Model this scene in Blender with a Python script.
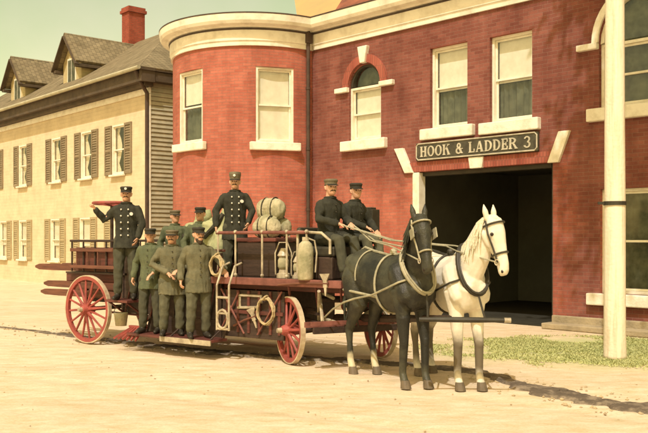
import bpy, bmesh, math, random
from mathutils import Vector, Matrix, noise as mnoise

for o in list(bpy.data.objects):
    bpy.data.objects.remove(o)
SC = bpy.context.scene
COL = SC.collection
R = math.radians
rnd = random.Random(7)

# ------------------------------------------------------------------ camera
cam_d = bpy.data.cameras.new('camera')
cam = bpy.data.objects.new('camera', cam_d)
COL.objects.link(cam)
cam.location = (0, 0, 1.7)
cam.rotation_euler = (R(90), 0, 0)
cam_d.sensor_fit = 'HORIZONTAL'
cam_d.sensor_width = 36.0
cam_d.lens = 36.0 * 850 / 648
cam_d.shift_y = (239 - 216.5) / 648
cam_d.clip_start = 0.1
cam_d.clip_end = 3000
SC.camera = cam

# ------------------------------------------------------------------ sky, sun, exposure
SUN_EL = 54.0
SUN_AZ = Vector((-0.30, -0.954, 0)).normalized()          # from the scene towards the sun
SUN_COL = (1.0, 0.965, 0.92)
SUN_STR = 3.5
SKY_TINT = (2.75, 2.0, 0.84, 1)
SKY_STR = 0.13
SC.view_settings.view_transform = 'Standard'
SC.view_settings.look = 'None'
SC.view_settings.gamma = 1.0
SC.view_settings.use_curve_mapping = False
SC.view_settings.exposure = -0.10

world = bpy.data.worlds.new('World')
SC.world = world
world.use_nodes = True
wn = world.node_tree
wn.nodes.clear()
w_out = wn.nodes.new('ShaderNodeOutputWorld')
w_bg = wn.nodes.new('ShaderNodeBackground')
w_sky = wn.nodes.new('ShaderNodeTexSky')
w_mul = wn.nodes.new('ShaderNodeMixRGB')
w_sky.sky_type = 'NISHITA'
w_sky.sun_disc = False
w_sky.sun_elevation = R(SUN_EL)
w_sky.sun_rotation = math.atan2(SUN_AZ.x, SUN_AZ.y)
w_sky.dust_density = 2.0
w_mul.blend_type = 'MULTIPLY'
w_mul.inputs[0].default_value = 1.0
w_mul.inputs[2].default_value = SKY_TINT
w_bg.inputs[1].default_value = SKY_STR
# faint cloud mottling, a part of the sky itself
w_tc = wn.nodes.new('ShaderNodeTexCoord')
w_nz = wn.nodes.new('ShaderNodeTexNoise')
w_nz.inputs['Scale'].default_value = 5.0
w_nz.inputs['Detail'].default_value = 5.0
w_rp = wn.nodes.new('ShaderNodeValToRGB')
w_rp.color_ramp.elements[0].position = 0.35
w_rp.color_ramp.elements[0].color = (0.90, 0.95, 0.85, 1)
w_rp.color_ramp.elements[1].position = 0.68
w_rp.color_ramp.elements[1].color = (1.12, 1.03, 1.10, 1)
w_m2 = wn.nodes.new('ShaderNodeMixRGB')
w_m2.blend_type = 'MULTIPLY'
w_m2.inputs[0].default_value = 1.0
wn.links.new(w_tc.outputs['Generated'], w_nz.inputs['Vector'])
wn.links.new(w_nz.outputs['Fac'], w_rp.inputs['Fac'])
wn.links.new(w_sky.outputs[0], w_mul.inputs[1])
wn.links.new(w_mul.outputs[0], w_m2.inputs[1])
wn.links.new(w_rp.outputs[0], w_m2.inputs[2])
wn.links.new(w_m2.outputs[0], w_bg.inputs[0])
wn.links.new(w_bg.outputs[0], w_out.inputs[0])

sun_d = bpy.data.lights.new('sun', 'SUN')
sun_d.energy = SUN_STR
sun_d.angle = R(0.6)
sun_d.color = SUN_COL
sun = bpy.data.objects.new('sun', sun_d)
COL.objects.link(sun)
to_sun = Vector((SUN_AZ.x * math.cos(R(SUN_EL)), SUN_AZ.y * math.cos(R(SUN_EL)), math.sin(R(SUN_EL))))
sun.rotation_euler = to_sun.to_track_quat('Z', 'Y').to_euler()
sun.location = (-10, -20, 40)


# ------------------------------------------------------------------ materials
def srgb(r, g, b):
    def c(v):
        v /= 255.0
        return v / 12.92 if v <= 0.04045 else ((v + 0.055) / 1.055) ** 2.4
    return (c(r), c(g), c(b), 1)


def new_mat(name):
    m = bpy.data.materials.new(name)
    m.use_nodes = True
    nt = m.node_tree
    return m, nt, nt.nodes['Principled BSDF']


def mat(name, c1, c2=None, scale=6.0, rough=0.75, bump=0.0, bscale=40.0, detail=6.0, spec=0.3, metal=0.0, lo=0.35, hi=0.65, stretch=None):
    """two tones mixed by noise in the object's own space, with an optional fine bump"""
    m, nt, p = new_mat(name)
    p.inputs['Roughness'].default_value = rough
    p.inputs['Specular IOR Level'].default_value = spec
    p.inputs['Metallic'].default_value = metal
    tc = nt.nodes.new('ShaderNodeTexCoord')
    if c2 is None:
        c2 = tuple(v * 0.72 for v in c1[:3]) + (1,)
    n = nt.nodes.new('ShaderNodeTexNoise')
    n.inputs['Scale'].default_value = scale
    n.inputs['Detail'].default_value = detail
    n.inputs['Roughness'].default_value = 0.65
    r = nt.nodes.new('ShaderNodeValToRGB')
    r.color_ramp.elements[0].position = lo
    r.color_ramp.elements[1].position = hi
    r.color_ramp.elements[0].color = c2
    r.color_ramp.elements[1].color = c1
    if stretch:
        mp = nt.nodes.new('ShaderNodeMapping')
        mp.inputs['Scale'].default_value = stretch
        nt.links.new(tc.outputs['Object'], mp.inputs[0])
        vec = mp.outputs[0]
    else:
        vec = tc.outputs['Object']
    nt.links.new(vec, n.inputs['Vector'])
    nt.links.new(n.outputs['Fac'], r.inputs['Fac'])
    nt.links.new(r.outputs[0], p.inputs['Base Color'])
    if bump:
        b = nt.nodes.new('ShaderNodeTexNoise')
        b.inputs['Scale'].default_value = bscale
        b.inputs['Detail'].default_value = 4
        bp = nt.nodes.new('ShaderNodeBump')
        bp.inputs['Strength'].default_value = bump
        bp.inputs['Distance'].default_value = 0.02
        nt.links.new(tc.outputs['Object'], b.inputs['Vector'])
        nt.links.new(b.outputs['Fac'], bp.inputs['Height'])
        nt.links.new(bp.outputs[0], p.inputs['Normal'])
    return m


def brick_mat(name, ca, cb, mortar, dark, bw=0.215, bh=0.072, amount=0.5, second=None):
    m, nt, p = new_mat(name)
    p.inputs['Roughness'].default_value = 0.85
    p.inputs['Specular IOR Level'].default_value = 0.15
    uv = nt.nodes.new('ShaderNodeUVMap')
    uv.uv_map = 'UVMap'
    bt = nt.nodes.new('ShaderNodeTexBrick')
    bt.inputs['Scale'].default_value = 1.0
    bt.inputs['Brick Width'].default_value = bw
    bt.inputs['Row Height'].default_value = bh
    bt.inputs['Mortar Size'].default_value = 0.006
    bt.inputs['Mortar Smooth'].default_value = 0.3
    bt.inputs['Bias'].default_value = 0.0
    bt.inputs['Color1'].default_value = ca
    bt.inputs['Color2'].default_value = cb
    bt.inputs['Mortar'].default_value = mortar
    nz = nt.nodes.new('ShaderNodeTexNoise')
    nz.inputs['Scale'].default_value = 1.1
    nz.inputs['Detail'].default_value = 7
    nz.inputs['Roughness'].default_value = 0.68
    rp = nt.nodes.new('ShaderNodeValToRGB')
    rp.color_ramp.elements[0].position = 0.36
    rp.color_ramp.elements[1].position = 0.66
    rp.color_ramp.elements[0].color = dark
    rp.color_ramp.elements[1].color = (1, 1, 1, 1)
    mx = nt.nodes.new('ShaderNodeMixRGB')
    mx.blend_type = 'MULTIPLY'
    mx.inputs[0].default_value = amount
    nt.links.new(uv.outputs[0], bt.inputs['Vector'])
    nt.links.new(uv.outputs[0], nz.inputs['Vector'])
    nt.links.new(nz.outputs['Fac'], rp.inputs['Fac'])
    bcol = bt.outputs['Color']
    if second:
        # browner upper-storey bricks; on the far pier the browning paints in shade
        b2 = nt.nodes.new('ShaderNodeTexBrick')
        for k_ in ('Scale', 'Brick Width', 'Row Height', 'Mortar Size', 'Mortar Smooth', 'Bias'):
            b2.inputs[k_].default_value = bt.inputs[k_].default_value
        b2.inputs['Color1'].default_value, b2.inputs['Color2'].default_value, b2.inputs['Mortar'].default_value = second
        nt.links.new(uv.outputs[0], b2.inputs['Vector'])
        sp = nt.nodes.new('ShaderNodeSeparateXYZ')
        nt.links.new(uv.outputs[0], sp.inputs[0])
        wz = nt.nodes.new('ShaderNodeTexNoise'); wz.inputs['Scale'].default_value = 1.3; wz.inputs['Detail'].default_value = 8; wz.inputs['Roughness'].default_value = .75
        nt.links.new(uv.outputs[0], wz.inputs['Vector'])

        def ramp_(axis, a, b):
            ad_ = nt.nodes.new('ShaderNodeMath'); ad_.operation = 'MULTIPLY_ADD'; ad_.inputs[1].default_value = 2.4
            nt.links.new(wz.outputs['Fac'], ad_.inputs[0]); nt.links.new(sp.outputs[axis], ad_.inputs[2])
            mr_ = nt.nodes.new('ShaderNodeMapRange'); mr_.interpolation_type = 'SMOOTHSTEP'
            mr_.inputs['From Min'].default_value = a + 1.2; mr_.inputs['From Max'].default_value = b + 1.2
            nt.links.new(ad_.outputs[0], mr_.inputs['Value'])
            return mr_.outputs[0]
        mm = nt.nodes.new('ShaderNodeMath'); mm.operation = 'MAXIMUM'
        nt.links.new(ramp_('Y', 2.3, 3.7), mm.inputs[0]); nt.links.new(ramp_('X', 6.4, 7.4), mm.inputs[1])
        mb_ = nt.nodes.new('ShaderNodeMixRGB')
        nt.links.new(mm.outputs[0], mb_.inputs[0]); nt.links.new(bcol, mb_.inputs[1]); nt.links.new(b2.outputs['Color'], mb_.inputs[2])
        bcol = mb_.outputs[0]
    nt.links.new(bcol, mx.inputs[1])
    nt.links.new(rp.outputs[0], mx.inputs[2])
    nt.links.new(mx.outputs[0], p.inputs['Base Color'])
    # rain streaks and soot
    mp = nt.nodes.new('ShaderNodeMapping')
    mp.inputs['Scale'].default_value = (2.6, 0.28, 1)
    sn = nt.nodes.new('ShaderNodeTexNoise')
    sn.inputs['Scale'].default_value = 1.0
    sn.inputs['Detail'].default_value = 6
    sn.inputs['Roughness'].default_value = 0.7
    sr = nt.nodes.new('ShaderNodeValToRGB')
    sr.color_ramp.elements[0].position = 0.34
    sr.color_ramp.elements[1].position = 0.56
    sr.color_ramp.elements[0].color = (0.66, 0.62, 0.60, 1)
    sr.color_ramp.elements[1].color = (1, 1, 1, 1)
    m3 = nt.nodes.new('ShaderNodeMixRGB')
    m3.blend_type = 'MULTIPLY'
    m3.inputs[0].default_value = 0.7
    nt.links.new(uv.outputs[0], mp.inputs[0])
    nt.links.new(mp.outputs[0], sn.inputs['Vector'])
    nt.links.new(sn.outputs['Fac'], sr.inputs['Fac'])
    nt.links.new(mx.outputs[0], m3.inputs[1])
    nt.links.new(sr.outputs[0], m3.inputs[2])
    nt.links.new(m3.outputs[0], p.inputs['Base Color'])
    bp = nt.nodes.new('ShaderNodeBump')
    bp.inputs['Strength'].default_value = 0.9
    bp.inputs['Distance'].default_value = 0.012
    bp.invert = True
    nt.links.new(bt.outputs['Fac'], bp.inputs['Height'])
    nt.links.new(bp.outputs[0], p.inputs['Normal'])
    return m


def clap_mat(name, c1, c2, step=0.13):
    m, nt, p = new_mat(name)
    p.inputs['Roughness'].default_value = 0.7
    p.inputs['Specular IOR Level'].default_value = 0.2
    uv = nt.nodes.new('ShaderNodeUVMap')
    uv.uv_map = 'UVMap'
    sx = nt.nodes.new('ShaderNodeSeparateXYZ')
    dv = nt.nodes.new('ShaderNodeMath'); dv.operation = 'DIVIDE'; dv.inputs[1].default_value = step
    fr = nt.nodes.new('ShaderNodeMath'); fr.operation = 'FRACT'
    pw = nt.nodes.new('ShaderNodeMath'); pw.operation = 'POWER'; pw.inputs[1].default_value = 0.6
    bp = nt.nodes.new('ShaderNodeBump')
    bp.invert = True
    bp.inputs['Strength'].default_value = 0.9
    bp.inputs['Distance'].default_value = 0.022
    nz = nt.nodes.new('ShaderNodeTexNoise')
    nz.inputs['Scale'].default_value = 1.6
    nz.inputs['Detail'].default_value = 7
    nz.inputs['Roughness'].default_value = 0.7
    rp = nt.nodes.new('ShaderNodeValToRGB')
    rp.color_ramp.elements[0].position = 0.34
    rp.color_ramp.elements[1].position = 0.62
    rp.color_ramp.elements[0].color = c2
    rp.color_ramp.elements[1].color = c1
    L = nt.links.new
    L(uv.outputs[0], sx.inputs[0]); L(sx.outputs['Y'], dv.inputs[0]); L(dv.outputs[0], fr.inputs[0])
    L(fr.outputs[0], pw.inputs[0]); L(pw.outputs[0], bp.inputs['Height']); L(bp.outputs[0], p.inputs['Normal'])
    L(uv.outputs[0], nz.inputs['Vector']); L(nz.outputs['Fac'], rp.inputs['Fac']); L(rp.outputs[0], p.inputs['Base Color'])
    return m


def glass_mat(name, tint=(0.975, 0.98, 0.97, 1), refl=0.03):
    m = bpy.data.materials.new(name)
    m.use_nodes = True
    nt = m.node_tree
    nt.nodes.clear()
    out = nt.nodes.new('ShaderNodeOutputMaterial')
    tr = nt.nodes.new('ShaderNodeBsdfTransparent')
    tr.inputs[0].default_value = tint
    gl = nt.nodes.new('ShaderNodeBsdfGlossy')
    gl.inputs['Roughness'].default_value = 0.06
    mx = nt.nodes.new('ShaderNodeMixShader')
    fr = nt.nodes.new('ShaderNodeLayerWeight')
    fr.inputs[0].default_value = 0.5
    pw = nt.nodes.new('ShaderNodeMath'); pw.operation = 'POWER'; pw.inputs[1].default_value = 4.0
    ad = nt.nodes.new('ShaderNodeMath'); ad.operation = 'MULTIPLY_ADD'; ad.inputs[1].default_value = 0.5; ad.inputs[2].default_value = 0.04
    nt.links.new(fr.outputs['Facing'], pw.inputs[0])
    nt.links.new(pw.outputs[0], ad.inputs[0])
    nt.links.new(ad.outputs[0], mx.inputs[0])
    nt.links.new(tr.outputs[0], mx.inputs[1])
    nt.links.new(gl.outputs[0], mx.inputs[2])
    nt.links.new(mx.outputs[0], out.inputs[0])
    return m


def ground_mat():
    m, nt, p = new_mat('dirt')
    p.inputs['Roughness'].default_value = 0.95
    p.inputs['Specular IOR Level'].default_value = 0.1
    tc = nt.nodes.new('ShaderNodeTexCoord')
    L = nt.links.new

    def noise(scale, detail, rough=0.6, stretch=None):
        n = nt.nodes.new('ShaderNodeTexNoise')
        n.inputs['Scale'].default_value = scale
        n.inputs['Detail'].default_value = detail
        n.inputs['Roughness'].default_value = rough
        if stretch:
            mp = nt.nodes.new('ShaderNodeMapping')
            mp.inputs['Rotation'].default_value = (0, 0, R(38))
            mp.inputs['Scale'].default_value = stretch
            L(tc.outputs['Object'], mp.inputs[0]); L(mp.outputs[0], n.inputs['Vector'])
        else:
            L(tc.outputs['Object'], n.inputs['Vector'])
        return n

    def ramp(n, a, b, ca, cb):
        r = nt.nodes.new('ShaderNodeValToRGB')
        r.color_ramp.elements[0].position = a
        r.color_ramp.elements[1].position = b
        r.color_ramp.elements[0].color = ca
        r.color_ramp.elements[1].color = cb
        L(n.outputs['Fac'], r.inputs['Fac'])
        return r
    big = ramp(noise(0.5, 6, 0.65, (0.35, 1.3, 1)), 0.38, 0.62, (0.64, 0.52, 0.365, 1), (0.72, 0.595, 0.425, 1))
    mid = ramp(noise(4.5, 8, 0.7, (0.5, 1.2, 1)), 0.36, 0.64, (0.80, 0.80, 0.70, 1), (1.08, 1.05, 1.10, 1))
    fine = ramp(noise(38, 5, 0.7), 0.3, 0.6, (0.86, 0.84, 0.8, 1), (1.03, 1.03, 1.03, 1))
    m1 = nt.nodes.new('ShaderNodeMixRGB'); m1.blend_type = 'MULTIPLY'; m1.inputs[0].default_value = 1
    m2 = nt.nodes.new('ShaderNodeMixRGB'); m2.blend_type = 'MULTIPLY'; m2.inputs[0].default_value = 1
    L(big.outputs[0], m1.inputs[1]); L(mid.outputs[0], m1.inputs[2])
    L(m1.outputs[0], m2.inputs[1]); L(fine.outputs[0], m2.inputs[2])
    # thin turf showing through the dirt of the forecourt
    mp = nt.nodes.new('ShaderNodeMapping')
    mp.vector_type = 'POINT'
    mp.inputs['Location'].default_value = (-4.6 / 3.4, -12.95 / 2.1, 0)
    mp.inputs['Scale'].default_value = (1 / 3.4, 1 / 2.1, 0)
    ln = nt.nodes.new('ShaderNodeVectorMath'); ln.operation = 'LENGTH'
    L(tc.outputs['Object'], mp.inputs[0]); L(mp.outputs[0], ln.inputs[0])
    tn = noise(1.3, 8, 0.7)
    sm = nt.nodes.new('ShaderNodeMath'); sm.operation = 'MULTIPLY_ADD'; sm.inputs[1].default_value = -1.5
    L(tn.outputs['Fac'], sm.inputs[0]); L(ln.outputs['Value'], sm.inputs[2])
    mr = nt.nodes.new('ShaderNodeMapRange')
    mr.inputs['From Min'].default_value = 0.30
    mr.inputs['From Max'].default_value = -0.35
    mr.inputs['To Max'].default_value = 0.85
    L(sm.outputs[0], mr.inputs['Value'])
    m3 = nt.nodes.new('ShaderNodeMixRGB')
    m3.inputs[2].default_value = (0.43, 0.455, 0.215, 1)
    L(mr.outputs[0], m3.inputs[0]); L(m2.outputs[0], m3.inputs[1])
    L(m3.outputs[0], p.inputs['Base Color'])
    bn = noise(24, 6, 0.7)
    bp = nt.nodes.new('ShaderNodeBump')
    bp.inputs['Strength'].default_value = 0.22
    bp.inputs['Distance'].default_value = 0.03
    L(bn.outputs['Fac'], bp.inputs['Height']); L(bp.outputs[0], p.inputs['Normal'])
    return m


M = {}
M['dirt'] = ground_mat()
M['mud_truck_shadow'] = mat('mud_truck_shadow', (0.40, 0.32, 0.22, 1), (0.115, 0.088, 0.062, 1), 4.5, 0.95, 0.9, 22, detail=9, lo=.48, hi=.74)
M['pebble'] = mat('pebble', (0.52, 0.41, 0.24, 1), (0.30, 0.23, 0.14, 1), 1.2, 0.9)
M['rope'] = mat('hemp_rope', (0.50, 0.40, 0.22, 1), (0.32, 0.25, 0.14, 1), 14, 0.9)
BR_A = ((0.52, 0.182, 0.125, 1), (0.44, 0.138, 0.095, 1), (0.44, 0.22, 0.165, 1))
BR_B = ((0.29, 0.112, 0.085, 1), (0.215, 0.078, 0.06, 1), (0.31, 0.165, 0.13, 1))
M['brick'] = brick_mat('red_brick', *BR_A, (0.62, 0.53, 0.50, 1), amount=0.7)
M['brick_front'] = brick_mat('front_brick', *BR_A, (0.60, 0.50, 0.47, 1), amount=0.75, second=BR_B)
M['arch_brick'] = brick_mat('arch_brick', (0.44, 0.15, 0.105, 1), (0.36, 0.105, 0.075, 1), (0.3, 0.13, 0.09, 1), (0.6, 0.5, 0.5, 1), 0.07, 0.3, 0.6)
M['chimney_brick'] = brick_mat('chimney_brick', (0.42, 0.10, 0.06, 1), (0.33, 0.08, 0.05, 1), (0.3, 0.14, 0.09, 1), (0.5, 0.45, 0.45, 1))
M['stone'] = mat('cream_stone', (0.80, 0.755, 0.63, 1), (0.60, 0.54, 0.41, 1), 4, 0.8, 0.3, 30, detail=9, lo=.3, hi=.55)
M['cream'] = mat('cream_paint', (0.80, 0.755, 0.62, 1), (0.64, 0.575, 0.43, 1), 4, 0.6, 0.15, 30, detail=9, lo=.3, hi=.55)
M['frieze'] = mat('cornice_paint', (0.80, 0.755, 0.62, 1), (0.58, 0.52, 0.40, 1), 2.2, 0.6, 0.1, 20, lo=0.3, hi=0.55)
M['granite'] = mat('granite_footing', (0.42, 0.34, 0.21, 1), (0.27, 0.22, 0.14, 1), 2.4, 0.9, 0.6, 20)
M['blind'] = mat('window_blind', (0.80, 0.76, 0.63, 1), (0.70, 0.65, 0.52, 1), 5, 0.8)
M['curtain'] = mat('dark_curtain', (0.14, 0.145, 0.09, 1), (0.05, 0.055, 0.035, 1), 3.5, 0.9)
M['lace'] = mat('white_curtain', (0.78, 0.70, 0.5, 1), (0.6, 0.52, 0.36, 1), 6, 0.9)
M['glass'] = glass_mat('window_glass')
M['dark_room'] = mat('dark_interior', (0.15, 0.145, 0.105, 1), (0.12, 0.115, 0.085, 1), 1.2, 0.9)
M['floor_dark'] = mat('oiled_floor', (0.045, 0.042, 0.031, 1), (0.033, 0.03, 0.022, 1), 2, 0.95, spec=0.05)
M['dark_frame'] = mat('dark_frame', (0.06, 0.05, 0.032, 1), (0.04, 0.033, 0.022, 1), 5, 0.6)
M['downspout'] = mat('brown_downspout', (0.085, 0.055, 0.038, 1), (0.05, 0.033, 0.025, 1), 4, 0.6)
M['sign'] = mat('sign_board', (0.085, 0.078, 0.05, 1), (0.045, 0.04, 0.028, 1), 8, 0.6)
M['sign_paint'] = mat('sign_lettering', (0.58, 0.53, 0.40, 1), (0.36, 0.33, 0.24, 1), 7, 0.6)
M['roof_red'] = mat('red_slate', (0.33, 0.115, 0.062, 1), (0.17, 0.065, 0.042, 1), 2.2, 0.85, 0.6, 14)
M['roof_tan'] = mat('tan_flashing', (0.60, 0.34, 0.14, 1), (0.42, 0.31, 0.14, 1), 1.6, 0.6, 0.2, 10)
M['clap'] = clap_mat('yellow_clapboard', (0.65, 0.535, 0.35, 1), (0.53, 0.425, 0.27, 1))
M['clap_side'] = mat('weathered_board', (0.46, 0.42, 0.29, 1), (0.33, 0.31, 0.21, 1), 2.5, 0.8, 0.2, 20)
M['dormer'] = clap_mat('dormer_board', (0.50, 0.41, 0.215, 1), (0.38, 0.31, 0.16, 1))
M['shingle'] = brick_mat('wood_shingle', (0.29, 0.235, 0.145, 1), (0.21, 0.17, 0.105, 1), (0.11, 0.09, 0.06, 1), (0.55, 0.55, 0.5, 1), 0.16, 0.2)
M['eave'] = mat('brown_eave', (0.10, 0.072, 0.045, 1), (0.06, 0.043, 0.028, 1), 2.5, 0.7, 0.2, 14)
M['shutter'] = mat('grey_shutter', (0.27, 0.21, 0.125, 1), (0.19, 0.15, 0.09, 1), 3, 0.7)
M['shutter_pale'] = mat('pale_shutter', (0.42, 0.34, 0.19, 1), (0.33, 0.265, 0.15, 1), 3, 0.7)
M['pole'] = mat('pole_paint', (0.80, 0.71, 0.54, 1), (0.60, 0.50, 0.34, 1), 1.6, 0.75, 0.35, 22, detail=10, lo=.33, hi=.52, stretch=(7, 7, .55))
M['truck_red'] = mat('oxide_red_paint', (0.155, 0.048, 0.036, 1), (0.075, 0.028, 0.022, 1), 5, 0.5, 0.25, 20, spec=0.35, stretch=(.5, 4, 4))
M['truck_dark'] = mat('dark_brown_paint', (0.065, 0.04, 0.029, 1), (0.035, 0.023, 0.017, 1), 5, 0.55, 0.25, 20, stretch=(.5, 4, 4))
M['truck_pink'] = mat('faded_red_paint', (0.26, 0.10, 0.078, 1), (0.13, 0.05, 0.038, 1), 4, 0.55)
M['wheel_red'] = mat('wheel_red_paint', (0.36, 0.08, 0.062, 1), (0.22, 0.055, 0.045, 1), 6, 0.55)
M['tyre'] = mat('pale_iron_tyre', (0.62, 0.53, 0.36, 1), (0.36, 0.27, 0.18, 1), 5, 0.5, spec=0.5)
M['brass'] = mat('pale_metal', (0.52, 0.45, 0.31, 1), (0.26, 0.21, 0.14, 1), 7, 0.4, spec=0.5)
M['ladder'] = mat('ladder_wood', (0.185, 0.075, 0.045, 1), (0.10, 0.042, 0.028, 1), 6, 0.6, stretch=(.4, 4, 4))
M['canvas'] = mat('green_canvas', (0.46, 0.45, 0.24, 1), (0.28, 0.29, 0.145, 1), 5, 0.9, 0.5, 20)
M['canvas_cream'] = mat('cream_canvas', (0.50, 0.44, 0.29, 1), (0.24, 0.23, 0.13, 1), 4.5, 0.9, 0.7, 16)
M['leather'] = mat('dark_leather', (0.05, 0.045, 0.03, 1), (0.03, 0.026, 0.018, 1), 8, 0.5)
M['strap_pale'] = mat('pale_strap', (0.42, 0.385, 0.26, 1), (0.26, 0.24, 0.16, 1), 8, 0.6)
M['horse_black'] = mat('black_coat', (0.085, 0.082, 0.048, 1), (0.016, 0.0155, 0.011, 1), 2.1, 0.50, 0.3, 70, spec=0.4, lo=0.44, hi=0.74, detail=4)
M['horse_white'] = mat('white_coat', (0.77, 0.72, 0.59, 1), (0.64, 0.58, 0.45, 1), 4, 0.65, 0.15, 30)


def leg_marks(m, col, z0, z1, xmax=None, soft=0.06):
    """coat marking: another colour on the legs between two heights, with a ragged edge"""
    nt = m.node_tree
    p = nt.nodes['Principled BSDF']
    src = p.inputs['Base Color'].links[0].from_socket
    tc = nt.nodes.new('ShaderNodeTexCoord')
    sx = nt.nodes.new('ShaderNodeSeparateXYZ')
    nz = nt.nodes.new('ShaderNodeTexNoise'); nz.inputs['Scale'].default_value = 9
    ad = nt.nodes.new('ShaderNodeMath'); ad.operation = 'MULTIPLY_ADD'; ad.inputs[1].default_value = 0.16
    L = nt.links.new
    L(tc.outputs['Object'], sx.inputs[0]); L(tc.outputs['Object'], nz.inputs['Vector'])
    L(nz.outputs['Fac'], ad.inputs[0]); L(sx.outputs['Z'], ad.inputs[2])

    def step(sock, a, b):
        mr = nt.nodes.new('ShaderNodeMapRange')
        mr.interpolation_type = 'SMOOTHSTEP'
        mr.inputs['From Min'].default_value = a
        mr.inputs['From Max'].default_value = b
        L(sock, mr.inputs['Value'])
        return mr.outputs[0]

    def mul(a, b):
        q = nt.nodes.new('ShaderNodeMath'); q.operation = 'MULTIPLY'
        L(a, q.inputs[0]); L(b, q.inputs[1])
        return q.outputs[0]
    f = mul(step(ad.outputs[0], z0 + .08 - soft, z0 + .08 + soft), step(ad.outputs[0], z1 + .08 + soft, z1 + .08 - soft))
    if xmax is not None:
        f = mul(f, step(sx.outputs['X'], xmax + .05, xmax - .05))
    mx = nt.nodes.new('ShaderNodeMixRGB')
    mx.inputs[2].default_value = col
    L(f, mx.inputs[0]); L(src, mx.inputs[1]); L(mx.outputs[0], p.inputs['Base Color'])


leg_marks(M['horse_white'], (0.13, 0.105, 0.068, 1), 0.16, 0.60, soft=.11)
leg_marks(M['horse_black'], (0.55, 0.48, 0.31, 1), -1.0, 0.24, xmax=-.3)
M['mane_black'] = mat('black_mane', (0.05, 0.05, 0.03, 1), (0.03, 0.03, 0.02, 1), 12, 0.6, 0.5, 40)
M['mane_white'] = mat('white_mane', (0.76, 0.70, 0.52, 1), (0.55, 0.49, 0.34, 1), 12, 0.7, 0.5, 40)
M['hoof'] = mat('hoof', (0.16, 0.12, 0.075, 1), (0.09, 0.07, 0.045, 1), 8, 0.6)
M['skin'] = mat('skin', (0.62, 0.36, 0.23, 1), (0.54, 0.30, 0.19, 1), 12, 0.6)
M['eye'] = mat('eye', (0.03, 0.02, 0.015, 1), (0.02, 0.015, 0.01, 1), 8, 0.3)
M['hair'] = mat('brown_hair', (0.07, 0.05, 0.03, 1), (0.045, 0.03, 0.02, 1), 20, 0.7)
M['coat_dark'] = mat('dark_wool', (0.042, 0.042, 0.028, 1), (0.024, 0.024, 0.017, 1), 7, 0.9, 0.3, 60)
M['coat_grey'] = mat('grey_green_wool', (0.165, 0.150, 0.085, 1), (0.095, 0.092, 0.052, 1), 5, 0.9, 0.3, 60)
M['coat_green'] = mat('dull_green_wool', (0.125, 0.14, 0.075, 1), (0.075, 0.088, 0.048, 1), 5, 0.9, 0.3, 60)
M['trouser'] = mat('dark_trouser', (0.075, 0.073, 0.046, 1), (0.05, 0.05, 0.032, 1), 7, 0.9)
M['trouser_grey'] = mat('grey_trouser', (0.115, 0.11, 0.065, 1), (0.065, 0.064, 0.04, 1), 6, 0.9)
M['boot'] = mat('black_boot', (0.035, 0.03, 0.022, 1), None, 9, 0.5)
M['cap_dark'] = mat('dark_cap', (0.045, 0.04, 0.028, 1), None, 9, 0.8)
M['cap_grey'] = mat('grey_cap', (0.17, 0.14, 0.085, 1), None, 9, 0.8)
M['silver'] = mat('silver_badge', (0.75, 0.72, 0.62, 1), None, 20, 0.3, spec=0.7)
M['grass'] = mat('grass', (0.47, 0.47, 0.215, 1), (0.38, 0.405, 0.165, 1), 3, 0.9)
M['bark'] = mat('bark', (0.14, 0.10, 0.065, 1), (0.08, 0.06, 0.04, 1), 5, 0.95, 0.8, 20)
M['leaf'] = mat('leaf', (0.085, 0.115, 0.03, 1), (0.05, 0.075, 0.02, 1), 1.5, 0.7)


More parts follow.
